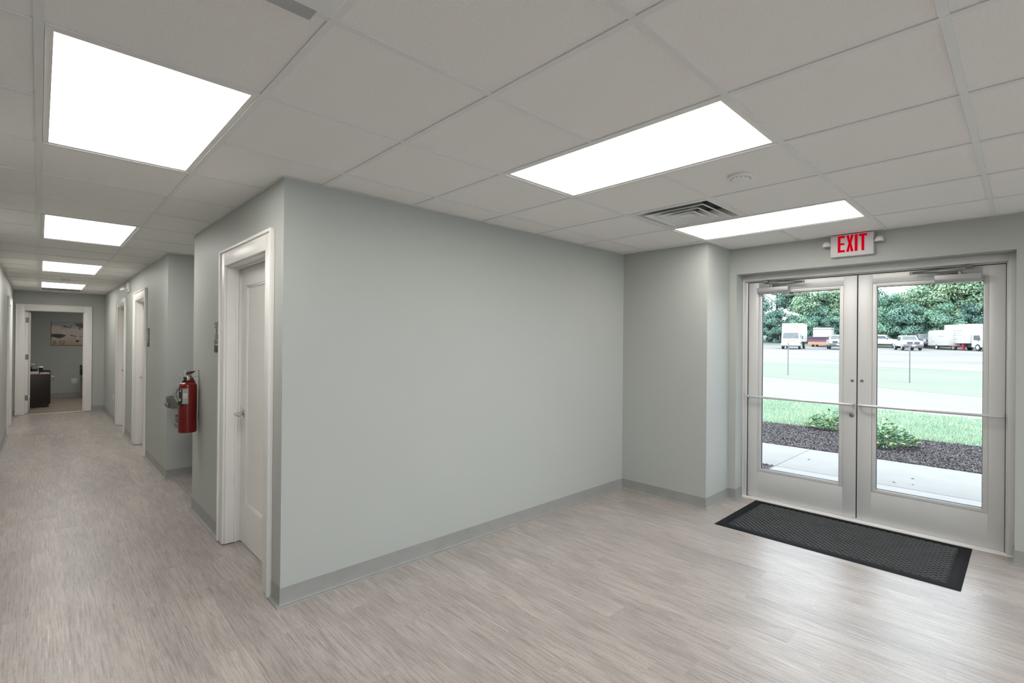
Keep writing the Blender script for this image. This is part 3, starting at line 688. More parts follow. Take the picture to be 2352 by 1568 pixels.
wheel_sign('restroom_sign', 4.282, 'dark restroom sign beside the first corridor door, half hidden by its casing')
wheel_sign('restroom_sign', 7.60, 'dark restroom sign on the corridor wall before the second door, past the extinguisher')

t = thing('emergency_lamp', 'small white twin emergency lamp high on the corridor wall above the doors', 'lamp', (RX, 9.47, 2.2))
MB().box(RX-0.03, RX-0.0005, 9.40, 9.54, 2.20, 2.34).build('housing', 'whiteplastic', t, bevel=0.006)
for y in (9.415, 9.525):
    MB().lathe([(0.006, 0.03), (0.028, 0.022), (0.038, 0.0), (0.036, -0.012), (0.01, -0.018)], 18, (RX-0.075, y, 2.235)).tube([(RX-0.03, y, 2.25), (RX-0.07, y, 2.245)], 0.009, 8).build('lamp_head', 'whiteplastic', t, smooth=50)

def outlet_x(y, z, label):
    t = thing('wall_outlet', label, 'outlet', (RX, y, z))
    MB().box(RX-0.006, RX-0.0005, y-0.036, y+0.036, z-0.058, z+0.058).build('cover_plate', 'whiteplastic', t, bevel=0.002)
    for dz in (-0.021, 0.021):
        MB().box(RX-0.008, RX-0.006, y-0.017, y+0.017, z+dz-0.014, z+dz+0.014).build('socket', 'whiteplastic', t, bevel=0.001)
outlet_x(11.46, 0.42, 'white wall outlet low on the corridor wall near the far corner')

# fire extinguisher
ex0, ey0, ez0 = 0.906, 4.885, 0.713
fe = thing('fire_extinguisher', 'red fire extinguisher hanging on the corridor wall beside the drinking fountain niche', 'fire extinguisher', (ex0, ey0, ez0))
R_ = 0.0665
MB().lathe([(R_*0.86, 0), (R_*0.97, 0.004), (R_, 0.012), (R_, 0.385), (R_*0.96, 0.400), (R_*0.82, 0.413), (R_*0.5, 0.422), (0.024, 0.426), (0.022, 0.440)], 40, (ex0, ey0, ez0)).build('cylinder', 'red', fe, smooth=40)
def arc(mb, a0, a1, z0, z1, r, n=10, th=0.0006):
    k = len(mb.v)
    for q in range(n+1):
        a = math.radians(a0+(a1-a0)*q/n)
        for rr_ in (r, r+th):
            for z in (z0, z1): mb.v.append((ex0+rr_*math.cos(a), ey0+rr_*math.sin(a), z))
    for q in range(n):
        b0 = k+q*4; b1 = b0+4
        mb.f += [(b0+2, b0+3, b1+3, b1+2), (b0, b1, b1+1, b0+1), (b0, b0+2, b1+2, b1), (b0+1, b1+1, b1+3, b0+3)]
    mb.f += [(k, k+1, k+3, k+2)]
    e = k+n*4; mb.f += [(e, e+2, e+3, e+1)]
    return mb
lb = arc(MB(), 158, 262, ez0+0.245, ez0+0.372, R_).build('label', 'paper', fe, smooth=40)
arc(MB(), 195, 226, ez0+0.252, ez0+0.368, R_+0.0007).build('label_picture', 'signdark', lb, smooth=40)
for (z0_, z1_, a0_, a1_) in ((0.312, 0.330, 232, 258), (0.294, 0.306, 232, 258), (0.268, 0.288, 200, 214), (0.346, 0.358, 205, 215)):
    arc(MB(), a0_, a1_, ez0+z0_, ez0+z1_, R_+0.0012).build('label_print', 'papw', lb, smooth=40)
zt_e = ez0+0.425
v = MB().lathe([(0.020, 0), (0.020, 0.03), (0.015, 0.034), (0.015, 0.05)], 18, (ex0, ey0, zt_e)); v.box(ex0-0.012, ex0+0.012, ey0-0.030, ey0+0.02, zt_e+0.026, zt_e+0.044)
v.build('valve', 'chrome', fe, bevel=0.0015)
hx = ex0+0.004
MB().prism([(hx-0.018, zt_e+0.005), (hx+0.052, zt_e-0.012), (hx+0.036, zt_e+0.024), (hx+0.016, zt_e+0.052), (hx-0.010, zt_e+0.050)], 'Y', ey0-0.011, ey0+0.011).build('carry_handle', 'red', fe, bevel=0.003)
MB().prism([(hx-0.022, zt_e+0.060), (hx+0.000, zt_e+0.056), (hx+0.022, zt_e+0.064), (hx+0.052, zt_e+0.086), (hx+0.040, zt_e+0.088), (hx+0.010, zt_e+0.086), (hx-0.010, zt_e+0.082)], 'Y', ey0-0.011, ey0+0.011).build('squeeze_lever', 'darkred', fe, bevel=0.003)
MB().tube([(hx-0.022, ey0-0.005, zt_e+0.025), (hx-0.026, ey0-0.006, zt_e+0.06), (hx-0.030, ey0-0.006, zt_e+0.102)], 0.0022, 6).build('seal_tie', 'whiteplastic', fe)
rg = [(hx-0.050+0.014*math.cos(a*PI/6), ey0-0.004, zt_e+0.044+0.014*math.sin(a*PI/6)) for a in range(13)]
MB().tube(rg, 0.0018, 6, cap=False).build('pull_ring', 'chrome', fe, smooth=60)
MB().lathe([(0.012, 0), (0.012, -0.012)], 14, (ex0-0.024, ey0-0.012, zt_e+0.03), 'Y').tube([(ex0-0.014, ey0-0.004, zt_e+0.02), (ex0-0.032, ey0-0.002, zt_e+0.0), (ex0-0.036, ey0, zt_e-0.02)], 0.009, 8).build('gauge', 'black', fe, smooth=40)
hs = [(ex0-0.036, ey0, zt_e-0.012), (ex0-0.060, ey0-0.004, zt_e-0.035), (ex0-0.084, ey0-0.010, zt_e-0.07), (ex0-0.094, ey0-0.018, zt_e-0.105), (ex0-0.088, ey0-0.030, zt_e-0.140), (ex0-0.074, ey0-0.040, zt_e-0.165)]
MB().tube(hs, 0.0105, 10).build('hose', 'clearpl', fe, smooth=60)
MB().tube([hs[-1], (ex0-0.062, ey0-0.048, zt_e-0.185), (ex0-0.055, ey0-0.052, zt_e-0.20)], [0.011, 0.012, 0.008], 10).build('nozzle', 'black', fe, smooth=60)
MB().box(0.979, 0.9845, 4.881, 4.889, 0.80, 1.235).box(0.945, 0.975, 4.880, 4.890, 1.178, 1.184).build('wall_bracket', 'steel', fe, bevel=0.001)
MB().tube([(0.978, 4.876, 1.182), (0.930, 4.870, 1.176), (0.912, 4.868, 1.168)], 0.003, 8).build('bracket_hook', 'chrome', fe)

# two-level drinking fountain in the niche
df = thing('drinking_fountain', 'stainless steel two-level drinking fountain in the corridor niche', 'drinking fountain', (1.45, 5.85, 0.55))
def bowl(yc, zr, depth):
    xf, xb_, hw_ = 0.93, 1.449, 0.19
    def outline(s_, n=14):
        pts = [(xb_, yc+hw_*s_)]
        for q in range(n+1):
            a = PI/2+q*PI/n; pts.append((xf+hw_+hw_*s_*math.cos(a)*1.0, yc+hw_*s_*math.sin(a)))
        pts.append((xb_, yc-hw_*s_)); return pts
    mb = MB(); o1, o2 = outline(1.0), outline(0.93); n = len(o1)
    levels = [(outline(0.80), zr-depth), (outline(0.97), zr-depth+0.03), (o1, zr-0.05), (o1, zr), (o2, zr), (outline(0.80), zr-0.045)]
    k = 0
    for pts, z in levels: mb.v += [(a, bb, z) for a, bb in pts]
    for l in range(len(levels)-1):
        for q in range(n):
            q2 = (q+1) % n; mb.f.append((l*n+q, l*n+q2, (l+1)*n+q2, (l+1)*n+q))
    mb.f.append(tuple(range(n-1, -1, -1))); mb.f.append(tuple((len(levels)-1)*n+q for q in range(n)))
    o = mb.build('bowl', 'steel', df, smooth=35)
    MB().prism([(yc-0.07, zr-0.055), (yc+0.07, zr-0.055), (yc+0.06, zr-depth+0.035), (yc-0.06, zr-depth+0.035)], 'X', xf-0.003, xf+0.03).build('push_pad', 'steel', o, bevel=0.004)
    MB().tube([(1.20, yc+0.06, zr-0.045), (1.20, yc+0.06, zr+0.02), (1.18, yc+0.045, zr+0.045), (1.15, yc+0.02, zr+0.04)], 0.009, 10).build('spout', 'chrome', o, smooth=50)
    return o
bowl(6.02, 0.905, 0.135); bowl(5.56, 0.765, 0.135)
MB().box(1.40, 1.4495, 5.30, 6.27, 0.58, 0.93).build('back_panel', 'steel', df, bevel=0.004)
MB().box(1.25, 1.40, 5.45, 6.15, 0.62, 0.70).build('bracket_box', 'steel', df, bevel=0.004)

# ------------------------------------------------------------------ office furniture
dk = thing('office_desk', 'dark espresso desk in the office seen through the far doorway', 'desk', (-0.35, 15.0, 0))
MB().box(-0.90, 0.185, 14.66, 15.36, 0.07, 0.70).build('body', 'espresso', dk, bevel=0.003)
MB().box(-0.92, 0.20, 14.64, 15.38, 0.70, 0.722).build('desktop', 'woodtop', dk, bevel=0.002)
MB().box(-0.88, 0.05, 14.70, 15.30, 0.0, 0.07).build('plinth', 'black', dk)
MB().box(0.10, 0.16, 14.70, 14.76, 0.0005, 0.07).build('foot', 'black', dk)
MB().tube([(0.185, 14.78, 0.66), (0.235, 14.78, 0.65), (0.24, 14.78, 0.58), (0.19, 14.78, 0.55)], 0.008, 8).build('pull_handle', 'steel', dk, smooth=50)
ob = MB().box(-0.12, 0.03, 14.70, 14.92, 0.8, 0.8)
tag(MB().box(-0.16, 0.00, 14.72, 14.98, 0.7225, 0.748).box(-0.152, -0.004, 14.73, 14.99, 0.748, 0.760).build('paper_stack', 'papw', origin=(-0.08, 14.85, 0.7225)), 'pale stack of papers on the office desk by the door leaf', 'papers')
tag(MB().box(0.015, 0.165, 14.70, 14.94, 0.7225, 0.735).box(0.02, 0.12, 14.69, 14.90, 0.735, 0.742).build('open_binder', 'papw', origin=(0.09, 14.82, 0.7225)), 'flat spread of papers at the exposed corner of the office desk', 'papers')
ph = thing('desk_telephone', 'black desk telephone standing on the office desk', 'telephone', (-0.07, 15.08, 0.7225))
MB().prism([(15.00, 0.7225), (15.20, 0.7225), (15.20, 0.815), (15.00, 0.77)], 'X', -0.14, -0.02).build('base', 'black', ph, bevel=0.004)
MB().tube([(-0.125, 15.04, 0.80), (-0.125, 15.10, 0.83), (-0.125, 15.17, 0.845)], [0.02, 0.014, 0.02], 10).build('handset', 'black', ph, smooth=50)
cm = thing('desk_lamp_head', 'small black gadget with a pale cap in the middle of the office desk', 'gadget', (0.03, 15.05, 0.7225))
MB().lathe([(0.05, 0), (0.05, 0.02), (0.03, 0.04), (0.03, 0.09), (0.045, 0.12)], 18, (0.03, 15.05, 0.7225)).build('body', 'black', cm, smooth=40)
MB().lathe([(0.045, 0.12), (0.035, 0.145), (0.01, 0.15)], 18, (0.03, 15.05, 0.7225)).build('cap', 'whiteplastic', cm, smooth=40)
tag(MB().box(0.04, 0.19, 14.98, 15.16, 0.7225, 0.765).box(0.05, 0.18, 14.99, 15.15, 0.765, 0.785).build('letter_tray', 'black', origin=(0.115, 15.07, 0.7225), bevel=0.004), 'flat black tray on the right end of the office desk', 'tray')

chx, chy = 0.99, 16.45
ch = thing('stacking_chair', 'black stacking chair with chrome legs against the office wall, half hidden by the casing', 'chair', (chx, chy, 0))
MB().box(chx-0.20, chx+0.23, chy-0.23, chy+0.23, 0.43, 0.475).build('seat', 'black', ch, bevel=0.012, seg=3)
pts = [(chy-0.22, 0.58), (chy+0.22, 0.58), (chy+0.225, 0.74), (chy+0.18, 0.80), (chy+0.10, 0.825), (chy-0.10, 0.825), (chy-0.18, 0.80), (chy-0.225, 0.74)]
MB().prism(pts, 'X', chx-0.245, chx-0.205).build('backrest', 'black', ch, bevel=0.01, seg=3)
for (sx, sy) in ((-1, -1), (-1, 1), (1, -1), (1, 1)):
    a, bb = chx+(-0.215 if sx < 0 else 0.20), chy+sy*0.21
    p = [(a, bb, 0.002), (a+(-0.0 if sx < 0 else -0.02), bb, 0.42)]
    if sx < 0: p += [(a-0.01, bb*1.0, 0.62)]
    MB().tube(p, 0.0105, 10).build('leg', 'chrome', ch, smooth=50)
MB().tube([(chx-0.20, chy-0.21, 0.425), (chx+0.18, chy-0.21, 0.425), (chx+0.18, chy+0.21, 0.425), (chx-0.20, chy+0.21, 0.425)], 0.009, 8).build('seat_frame', 'chrome', ch, smooth=50)

t = thing('wall_outlet', 'white square double outlet on the office back wall above the baseboard', 'outlet', (0.665, 17.0, 0.40))
MB().box(0.607, 0.722, 16.992, 16.9995, 0.338, 0.462).build('cover_plate', 'whiteplastic', t, bevel=0.002)
for dx in (-0.026, 0.026):
    for dz in (-0.022, 0.022): MB().box(0.665+dx-0.015, 0.665+dx+0.015, 16.989, 16.992, 0.40+dz-0.014, 0.40+dz+0.014).build('socket', 'papw', t)

po = thing('framed_poster', 'framed sandy landscape poster of a white aircraft on the office back wall', 'poster', (0.68, 17.0, 1.323))
MB().box(0.219, 1.150, 16.985, 16.9995, 1.323, 1.927).build('print', 'poster', po)
MB().box(0.213, 1.156, 16.978, 16.9995, 1.317, 1.325).box(0.213, 0.220, 16.98, 16.9995, 1.325, 1.93).box(1.149, 1.156, 16.98, 16.9995, 1.325, 1.93).build('frame', 'woodtop', po)
def px_(a, bb): return (0.219+(a-370)*0.00085, 1.927-(bb-620)*0.00085)
def pp(mb, pts, d=16.984): mb.prism([px_(a, bb) for a, bb in pts], 'Y', d-0.001, d+0.0005)
mb = MB(); pp(mb, [(370, 1005), (480, 1000), (600, 1005), (700, 1045), (640, 1090), (560, 1130), (480, 1120), (440, 1095), (370, 1095)])
mb.build('dark_shape', 'signdark', po)
for pl_ in ([(915, 1180), (990, 1180), (985, 1235), (950, 1245), (915, 1235)], [(1085, 1075), (1125, 1075), (1120, 1125), (1095, 1130)],
            [(620, 745), (655, 750), (780, 810), (775, 825), (630, 780)], [(790, 740), (812, 742), (800, 805), (785, 805)],
            [(790, 1020), (930, 1065), (930, 1080), (820, 1050), (790, 1055)], [(995, 1075), (1360, 1045), (1360, 1058), (995, 1087)],
            [(1190, 1125), (1270, 1135), (1270, 1155), (1195, 1145)], [(975, 800), (1030, 850), (985, 860)]):
    mb = MB(); pp(mb, pl_); mb.build('dark_shape', 'signdark', po)
mb = MB(); pp(mb, [(938, 860), (960, 830), (990, 860), (985, 1180), (928, 1180)]); mb.build('aircraft_fuselage', 'signlight', po)
mb = MB(); pp(mb, [(870, 680), (1120, 670), (1085, 800), (1060, 830), (1000, 800), (940, 760)]); mb.build('green_cloud', pmat('muted_green_print', (0.12, 0.15, 0.14), 0.6), po)
fc = bpy.data.curves.new('print_text', 'FONT'); fc.body = 'B-52'; fc.size = 0.125; fc.extrude = 0.0008
fo = bpy.data.objects.new('tmp_text', fc); COL.objects.link(fo); bpy.context.view_layer.update()
dg = bpy.context.evaluated_depsgraph_get(); me = bpy.data.meshes.new_from_object(fo.evaluated_get(dg)); bpy.data.objects.remove(fo)
me.transform(Matrix.Rotation(PI/2, 4, 'X')); me.materials.clear(); me.materials.append(pmat('brown_print', (0.13, 0.08, 0.05), 0.6))
to = bpy.data.objects.new('lettering', me); COL.objects.link(to); to.parent = po
to.location = Vector((0.243, 16.9835, 1.345))-po.location

# ------------------------------------------------------------------ outdoors: terrain
def TZ(x, y):
    s = min(1, max(0, (x-10)/12)); s = s*s*(3-2*s)
    return -0.03+s*0.017*min(60, max(-10, y))+0.015*max(0, x-25)+0.06*max(0, x-90)
def strip(name, xa, xb, y0, y1, nx, ny, mat, lift=0.0, thick=0.15):
    """terrain band between edge functions xa(y), xb(y)"""
    mb = MB()
    for i in range(nx+1):
        for j in range(ny+1):
            y = y0+(y1-y0)*j/ny; x = xa(y)+(xb(y)-xa(y))*i/nx
            mb.v.append((x, y, TZ(x, y)+lift))
    n = (nx+1)*(ny+1)
    mb.v += [(a, bb, c-thick) for a, bb, c in mb.v[:n]]
    for i in range(nx):
        for j in range(ny):
            a = i*(ny+1)+j; q = (a, a+ny+1, a+ny+2, a+1); mb.f.append(q); mb.f.append(tuple(n+z for z in reversed(q)))
    for j in range(ny):
        mb.f.append((j, j+1, n+j+1, n+j)); e = nx*(ny+1)+j; mb.f.append((e+1, e, n+e, n+e+1))
    for i in range(nx):
        a = i*(ny+1); b_ = a+ny+1; mb.f.append((b_, a, n+a, n+b_)); mb.f.append((a+ny, b_+ny, n+b_+ny, n+a+ny))
    o = mb.build(name, mat, smooth=60); o['kind'] = 'structure'; return o
lin = lambda y0, x0, y1, x1: (lambda y: x0+(x1-x0)*(max(-12, min(30, y))-y0)/(y1-y0))
E_gr = lin(0.63, 14.04, 5.12, 14.52)
E_rd = lin(0.93, 20.37, 8.07, 22.92)
E_gv = lambda y: 36.5+0.2*math.sin(y*0.9)+0.35*math.sin(y*0.37)
ymin, ymax = -30, 70
strip('lawn_ground', lambda y: 10.35, E_gr, -12, 24, 6, 36, 'lawn')
strip('road', E_gr, E_rd, ymin, ymax, 6, 50, 'road', -0.005)
strip('grass_verge', E_rd, E_gv, ymin, ymax, 10, 100, 'verge')
strip('gravel_lot', E_gv, lambda y: 92, ymin, ymax, 40, 50, 'gravel', -0.01)
strip('far_field', lambda y: 92, lambda y: 200, -70, 120, 20, 20, 'verge', 0)
struct(MB().box(-25, 5.25, -30, -3.73, -0.2, -0.04), 'terrace', 'walk')
# sidewalk slabs
sw = empty('sidewalk', (6.6, 1, -0.03)); sw['kind'] = 'structure'
jy = [-9.0, -6.2, -3.4, -0.62, 2.19, 5.0, 7.8, 10.6]
for a, bb in zip(jy[:-1], jy[1:]):
    x0_ = 5.14 if bb < 2.3 else 6.72
    for (p, q) in (((x0_, 6.70), (6.715, 8.16)) if x0_ < 6 else ((6.715, 8.16),)):
        MB().box(p, q, a+0.004, bb-0.004, -0.16, -0.03).build('concrete_slab', 'walk', sw, bevel=0.004)
MB().box(5.12, 8.16, -9, 10.6, -0.17, -0.045).build('slab_bedding', 'slab', sw)
struct(MB().box(5.25, 6.715, 2.19, 10.6, -0.18, -0.035), 'planting_bed', 'soil')
struct(MB().box(8.16, 10.37, -9, 10.6, -0.18, -0.035), 'mulch_bed', 'soil')
rng = random.Random(3)
mb = MB()
def chip(mb, x, y, z):
    a = rng.uniform(0, PI); l = rng.uniform(0.007, 0.019); wd = rng.uniform(0.003, 0.007); c, s_ = math.cos(a), math.sin(a); t = rng.uniform(-0.010, 0.010)
    k = len(mb.v)
    for (u, v_, hh) in ((-l, -wd, 0), (l, -wd, t), (l, wd, t), (-l, wd, 0)): mb.v.append((x+u*c-v_*s_, y+u*s_+v_*c, z+0.006+hh+rng.uniform(0, 0.012)))
    mb.v.append((x, y, z-0.002))
    mb.f += [(k, k+1, k+2, k+3), (k, k+4, k+1), (k+1, k+4, k+2), (k+2, k+4, k+3), (k+3, k+4, k)]
for _ in range(26000): chip(mb, rng.uniform(8.17, 10.36), rng.uniform(-0.4, 4.6), -0.033)
for _ in range(1200): chip(mb, rng.uniform(5.3, 6.70), rng.uniform(2.21, 3.6), -0.033)
tag(mb.build('bark_mulch', 'chip'), 'dark bark mulch chips in the bed beyond the sidewalk', 'mulch', kind='stuff')
mb = MB()
for _ in range(42000):
    x = 10.30+4.2*rng.random()**1.2; y = rng.uniform(-0.6, 6.4)
    if x > E_gr(y)-0.02: continue
    if x < 10.45 and rng.random() < 0.4: continue
    z = TZ(x, y); hgt = rng.uniform(0.03, 0.075); a = rng.uniform(0, PI); wd = 0.006+0.004*rng.random(); c, s_ = math.cos(a)*wd, math.sin(a)*wd
    lx, ly = rng.uniform(-0.03, 0.03), rng.uniform(-0.03, 0.03); k = len(mb.v)
    mb.v += [(x-c, y-s_, z), (x+c, y+s_, z), (x+lx, y+ly, z+hgt)]; mb.f.append((k, k+1, k+2))
tag(mb.build('lawn_grass', 'blade'), 'pale green lawn grass between the mulch bed and the road', 'grass', kind='stuff')

# small fallen leaves on the sidewalk
for n_, (x, y) in enumerate(((6.95, 0.86), (6.9, 1.02), (7.25, 0.9), (6.55, 1.25), (7.4, 2.0), (6.2, 0.55), (7.0, 0.3))):
    o = MB().add([(-0.012, 0, 0.001), (0, -0.007, 0.004), (0.014, 0, 0.002), (0, 0.007, 0.005), (0, 0, 0.0)], [(0, 1, 4), (1, 2, 4), (2, 3, 4), (3, 0, 4), (0, 3, 2, 1)]).build('fallen_leaf', 'bark', local=True)
    o.location = (x, y, -0.029); o.rotation_euler = (0, 0, n_*1.1); o.scale = (1.6,)*3
    tag(o, 'tiny dry leaf on the pale sidewalk outside the glass entrance doors', 'leaf', 'dry leaves on the sidewalk')

# shrubs
def shrub(name, cx, cy, r, h, label, seed, n):
    rg_ = random.Random(seed); t = thing(name, label, 'shrub', (cx, cy, -0.03))
    mb = MB()
    for _ in range(9):
        a = rg_.uniform(0, 2*PI); q = r*rg_.uniform(0.3, 0.8)
        mb.tube([(cx, cy, -0.04), (cx+q*0.5*math.cos(a), cy+q*0.5*math.sin(a), h*0.4), (cx+q*math.cos(a), cy+q*math.sin(a), h*0.7)], [0.008, 0.006, 0.003], 5)
    mb.build('stem', 'bark', t)
    mb = MB()
    for _ in range(n):
        a = rg_.uniform(0, 2*PI); q = r*math.sqrt(rg_.random()); top = h*(1-(q/r)**2*0.75)*(0.85+0.3*math.sin(a*3+seed))
        z = top*rg_.uniform(0.35, 1.05); x, y = cx+q*math.cos(a), cy+q*math.sin(a)
        L_ = rg_.uniform(0.022, 0.042); wd = L_*0.42; d = Vector((math.cos(a)*0.7+rg_.uniform(-.6, .6), math.sin(a)*0.7+rg_.uniform(-.6, .6), rg_.uniform(-0.2, 0.8))).normalized()
        sd = d.cross(Vector((rg_.uniform(-1, 1), rg_.uniform(-1, 1), 1))).normalized()*wd; p = Vector((x, y, z)); k = len(mb.v)
        mb.v += [tuple(p-d*L_), tuple(p+sd), tuple(p+d*L_), tuple(p-sd)]; mb.f.append((k, k+1, k+2, k+3))
    mb.build('foliage', 'shrub', t)
shrub('low_shrub', 9.32, 1.52, 0.44, 0.33, 'low spreading green shrub in the mulch bed, seen through the right-hand door', 1, 1500)
shrub('low_shrub', 10.42, 2.45, 0.40, 0.28, 'low green shrub at the lawn edge, seen through the left-hand door', 2, 1300)

for (x, y, h0, lb_) in ((25.1, 7.67, 1.45, 'thin grey marker post on the grass verge below the white box truck'), (25.12, 3.24, 1.55, 'thin grey marker post on the grass verge below the white pickup')):
    z = TZ(x, y)
    tag(MB().tube([(x, y, z-0.02), (x, y, z+h0)], 0.022, 8).box(x-0.03, x+0.03, y-0.03, y+0.03, z+h0, z+h0+0.02).build('marker_post', 'vgrey', origin=(x, y, z)), lb_, 'post')

# ------------------------------------------------------------------ vehicles (local axes: +X forward, +Y its left side)
def aim(x, y, deg): return math.atan2(-y, -x)+math.radians(deg)
def wheels(root, spots, r, wdt):
    for (x, y) in spots:
        sg = 1 if y > 0 else -1
        o = MB().lathe([(r*0.62, y-wdt/2), (r*0.95, y-wdt/2), (r, y-wdt/3), (r, y+wdt/3), (r*0.95, y+wdt/2), (r*0.62, y+wdt/2)], 20, (x, 0, r), 'Y').build('wheel', 'tyre', root, local=True, smooth=40)
        MB().lathe([(r*0.60, y+sg*wdt*0.42), (r*0.58, y+sg*wdt*0.52), (r*0.25, y+sg*wdt*0.56)], 16, (x, 0, r), 'Y').build('hub', 'vwhite', o, local=True, smooth=40)
def box_truck(x, y, rz, label, box_l=5.2, box_h=2.35, lettered=False, plow=False):
    z = TZ(x, y); t = thing('box_truck', label, 'truck', (x, y, z), rz)
    hb = 0.95
    MB().box(-box_l, 0, -1.2, 1.2, hb, hb+box_h).build('cargo_box', 'vwhite', t, local=True, bevel=0.05)
    MB().box(-box_l+0.2, 1.7, -0.5, 0.5, 0.45, hb-0.02).build('chassis', 'vdark', t, local=True)
    # cab-over cab
    prof = [(0.08, 0.45), (1.95, 0.45), (2.02, 0.95), (1.98, 1.25), (1.62, 2.12), (1.45, 2.22), (0.08, 2.22)]
    cab = MB().prism(prof, 'Y', -1.02, 1.02).build('cab', 'vwhite', t, local=True, bevel=0.04)
    MB().add([(1.955, -0.88, 1.33), (1.955, 0.88, 1.33), (1.665, 0.82, 2.04), (1.665, -0.82, 2.04), (1.93, -0.88, 1.30), (1.93, 0.88, 1.30), (1.63, 0.82, 2.05), (1.63, -0.82, 2.05)],
             [(0, 1, 2, 3), (4, 7, 6, 5), (0, 4, 5, 1), (3, 2, 6, 7), (1, 5, 6, 2), (0, 3, 7, 4)]).build('windshield', 'autoglass', cab, local=True)
    for sg in (-1, 1):
        MB().prism([(0.45, 1.35), (1.60, 1.35), (1.42, 1.95), (0.45, 1.95)], 'Y', sg*1.022, sg*1.03).build('side_window', 'autoglass', cab, local=True)
        MB().box(1.55, 1.65, sg*1.28-0.06, sg*1.28+0.06, 1.25, 1.65).tube([(1.55, sg*1.02, 1.6), (1.6, sg*1.25, 1.6)], 0.02, 6).build('mirror', 'vdark', t, local=True)
        MB().box(2.01, 2.05, sg*0.78-0.14, sg*0.78+0.14, 0.78, 0.92).build('headlight', 'whiteplastic', t, local=True)
    MB().box(1.9, 2.12, -1.08, 1.08, 0.42, 0.68).build('bumper', 'vwhite', t, local=True, bevel=0.03)
    MB().box(1.95, 2.06, -0.95, 0.95, 0.30, 0.42).build('air_dam', 'vdark', t, local=True)
    MB().box(2.025, 2.05, -0.5, 0.5, 0.98, 1.08).build('grille', 'graphic', t, local=True)
    wheels(t, [(1.15, 0.92), (1.15, -0.92), (-box_l+1.5, 0.95), (-box_l+1.5, -0.95)], 0.43, 0.26)
    if lettered:
        g = MB()
        for (a, bb, c, d) in ((-4.2, -3.5, 1.95, 2.75), (-3.2, -1.2, 2.55, 2.68), (-3.0, -1.6, 2.25, 2.33), (-3.1, -1.1, 1.98, 2.05), (-3.9, -2.0, 1.45, 1.55), (-3.6, -2.2, 1.15, 1.22)):
            g.box(a, bb, -1.207, -1.20, c, d)
        g.build('side_lettering', 'graphic', t, local=True)
    return t
def pickup(x, y, rz, label, paint='vwhite', name='pickup_truck', sc=1.0):
    t = thing(name, label, 'truck' if name == 'pickup_truck' else 'car', (x, y, TZ(x, y)), rz)
    body = [(-2.9, 0.55), (2.55, 0.45), (2.7, 0.62), (2.68, 1.02), (2.55, 1.14), (1.1, 1.24), (0.95, 1.24), (-2.9, 1.22)]
    MB().prism(body, 'Y', -0.98, 0.98).build('body', paint, t, local=True, bevel=0.05)
    k = MB()
    lo = [(1.15, -0.92), (1.15, 0.92), (-1.0, 0.92), (-1.0, -0.92)]; hi = [(0.45, -0.78), (0.45, 0.78), (-0.85, 0.78), (-0.85, -0.78)]
    k.add([(a, bb, 1.2) for a, bb in lo]+[(a, bb, 1.88) for a, bb in hi], [(0, 1, 5, 4), (1, 2, 6, 5), (2, 3, 7, 6), (3, 0, 4, 7), (4, 5, 6, 7), (3, 2, 1, 0)])
    cb_ = k.build('cab', paint, t, local=True, bevel=0.06)
    MB().add([(1.08, -0.76, 1.30), (1.08, 0.76, 1.30), (0.58, 0.63, 1.78), (0.58, -0.63, 1.78), (1.02, -0.76, 1.28), (1.02, 0.76, 1.28), (0.52, 0.63, 1.78), (0.52, -0.63, 1.78)],
             [(0, 1, 2, 3), (4, 7, 6, 5), (0, 4, 5, 1), (3, 2, 6, 7), (1, 5, 6, 2), (0, 3, 7, 4)]).build('windshield', 'autoglass', cb_, local=True)
    for sg in (-1, 1):
        MB().add([(0.85, sg*0.905, 1.30), (-0.8, sg*0.905, 1.30), (-0.75, sg*0.775, 1.75), (0.45, sg*0.775, 1.75), (0.85, sg*0.93, 1.30), (-0.8, sg*0.93, 1.30), (-0.75, sg*0.80, 1.76), (0.45, sg*0.80, 1.76)],
                 [(0, 1, 2, 3), (4, 7, 6, 5), (0, 4, 5, 1), (1, 5, 6, 2), (2, 6, 7, 3), (3, 7, 4, 0)]).build('side_window', 'vdark', cb_, local=True)
        MB().box(2.62, 2.70, sg*0.80-0.13, sg*0.80+0.13, 0.80, 1.00).build('headlight', 'whiteplastic', t, local=True)
        MB().box(0.85, 0.98, sg*1.08-0.10, sg*1.08+0.10, 1.22, 1.42).build('mirror', 'vdark', t, local=True)
    g = MB().box(2.66, 2.73, -0.62, 0.62, 0.78, 1.05).build('grille', 'vdark', t, local=True)
    MB().lathe([(0.10, 2.73), (0.10, 2.745)], 18, (0, 0, 0.92), 'X').build('oval_emblem', 'vwhite', g, local=True)
    MB().box(2.55, 2.85, -0.98, 0.98, 0.48, 0.76).build('bumper', 'vgrey', t, local=True, bevel=0.04)
    MB().box(2.50, 2.78, -0.9, 0.9, 0.34, 0.48).build('air_dam', 'vdark', t, local=True)
    MB().box(2.85, 2.87, -0.20, 0.20, 0.50, 0.70).build('licence_plate', 'vwhite', t, local=True)
    wheels(t, [(1.75, 0.86), (1.75, -0.86), (-1.85, 0.86), (-1.85, -0.86)], 0.38, 0.24)
    return t
box_truck(70.0, 20.9, aim(70.0, 20.9, -6), 'white box truck facing the doors, seen through the left-hand glass')
pickup(75.8, 17.35, aim(75.8, 17.35, 4), 'white pickup truck cut by the middle door stile, right of the plow truck')
pickup(80.0, 10.55, aim(80.0, 10.55, 12), 'white pickup truck facing the doors in the middle of the right-hand glass')
box_truck(86.5, 4.15, aim(86.5, 4.15, 34), 'white box truck with faint side lettering at the right edge of the right-hand glass', 4.6, 2.5, True)
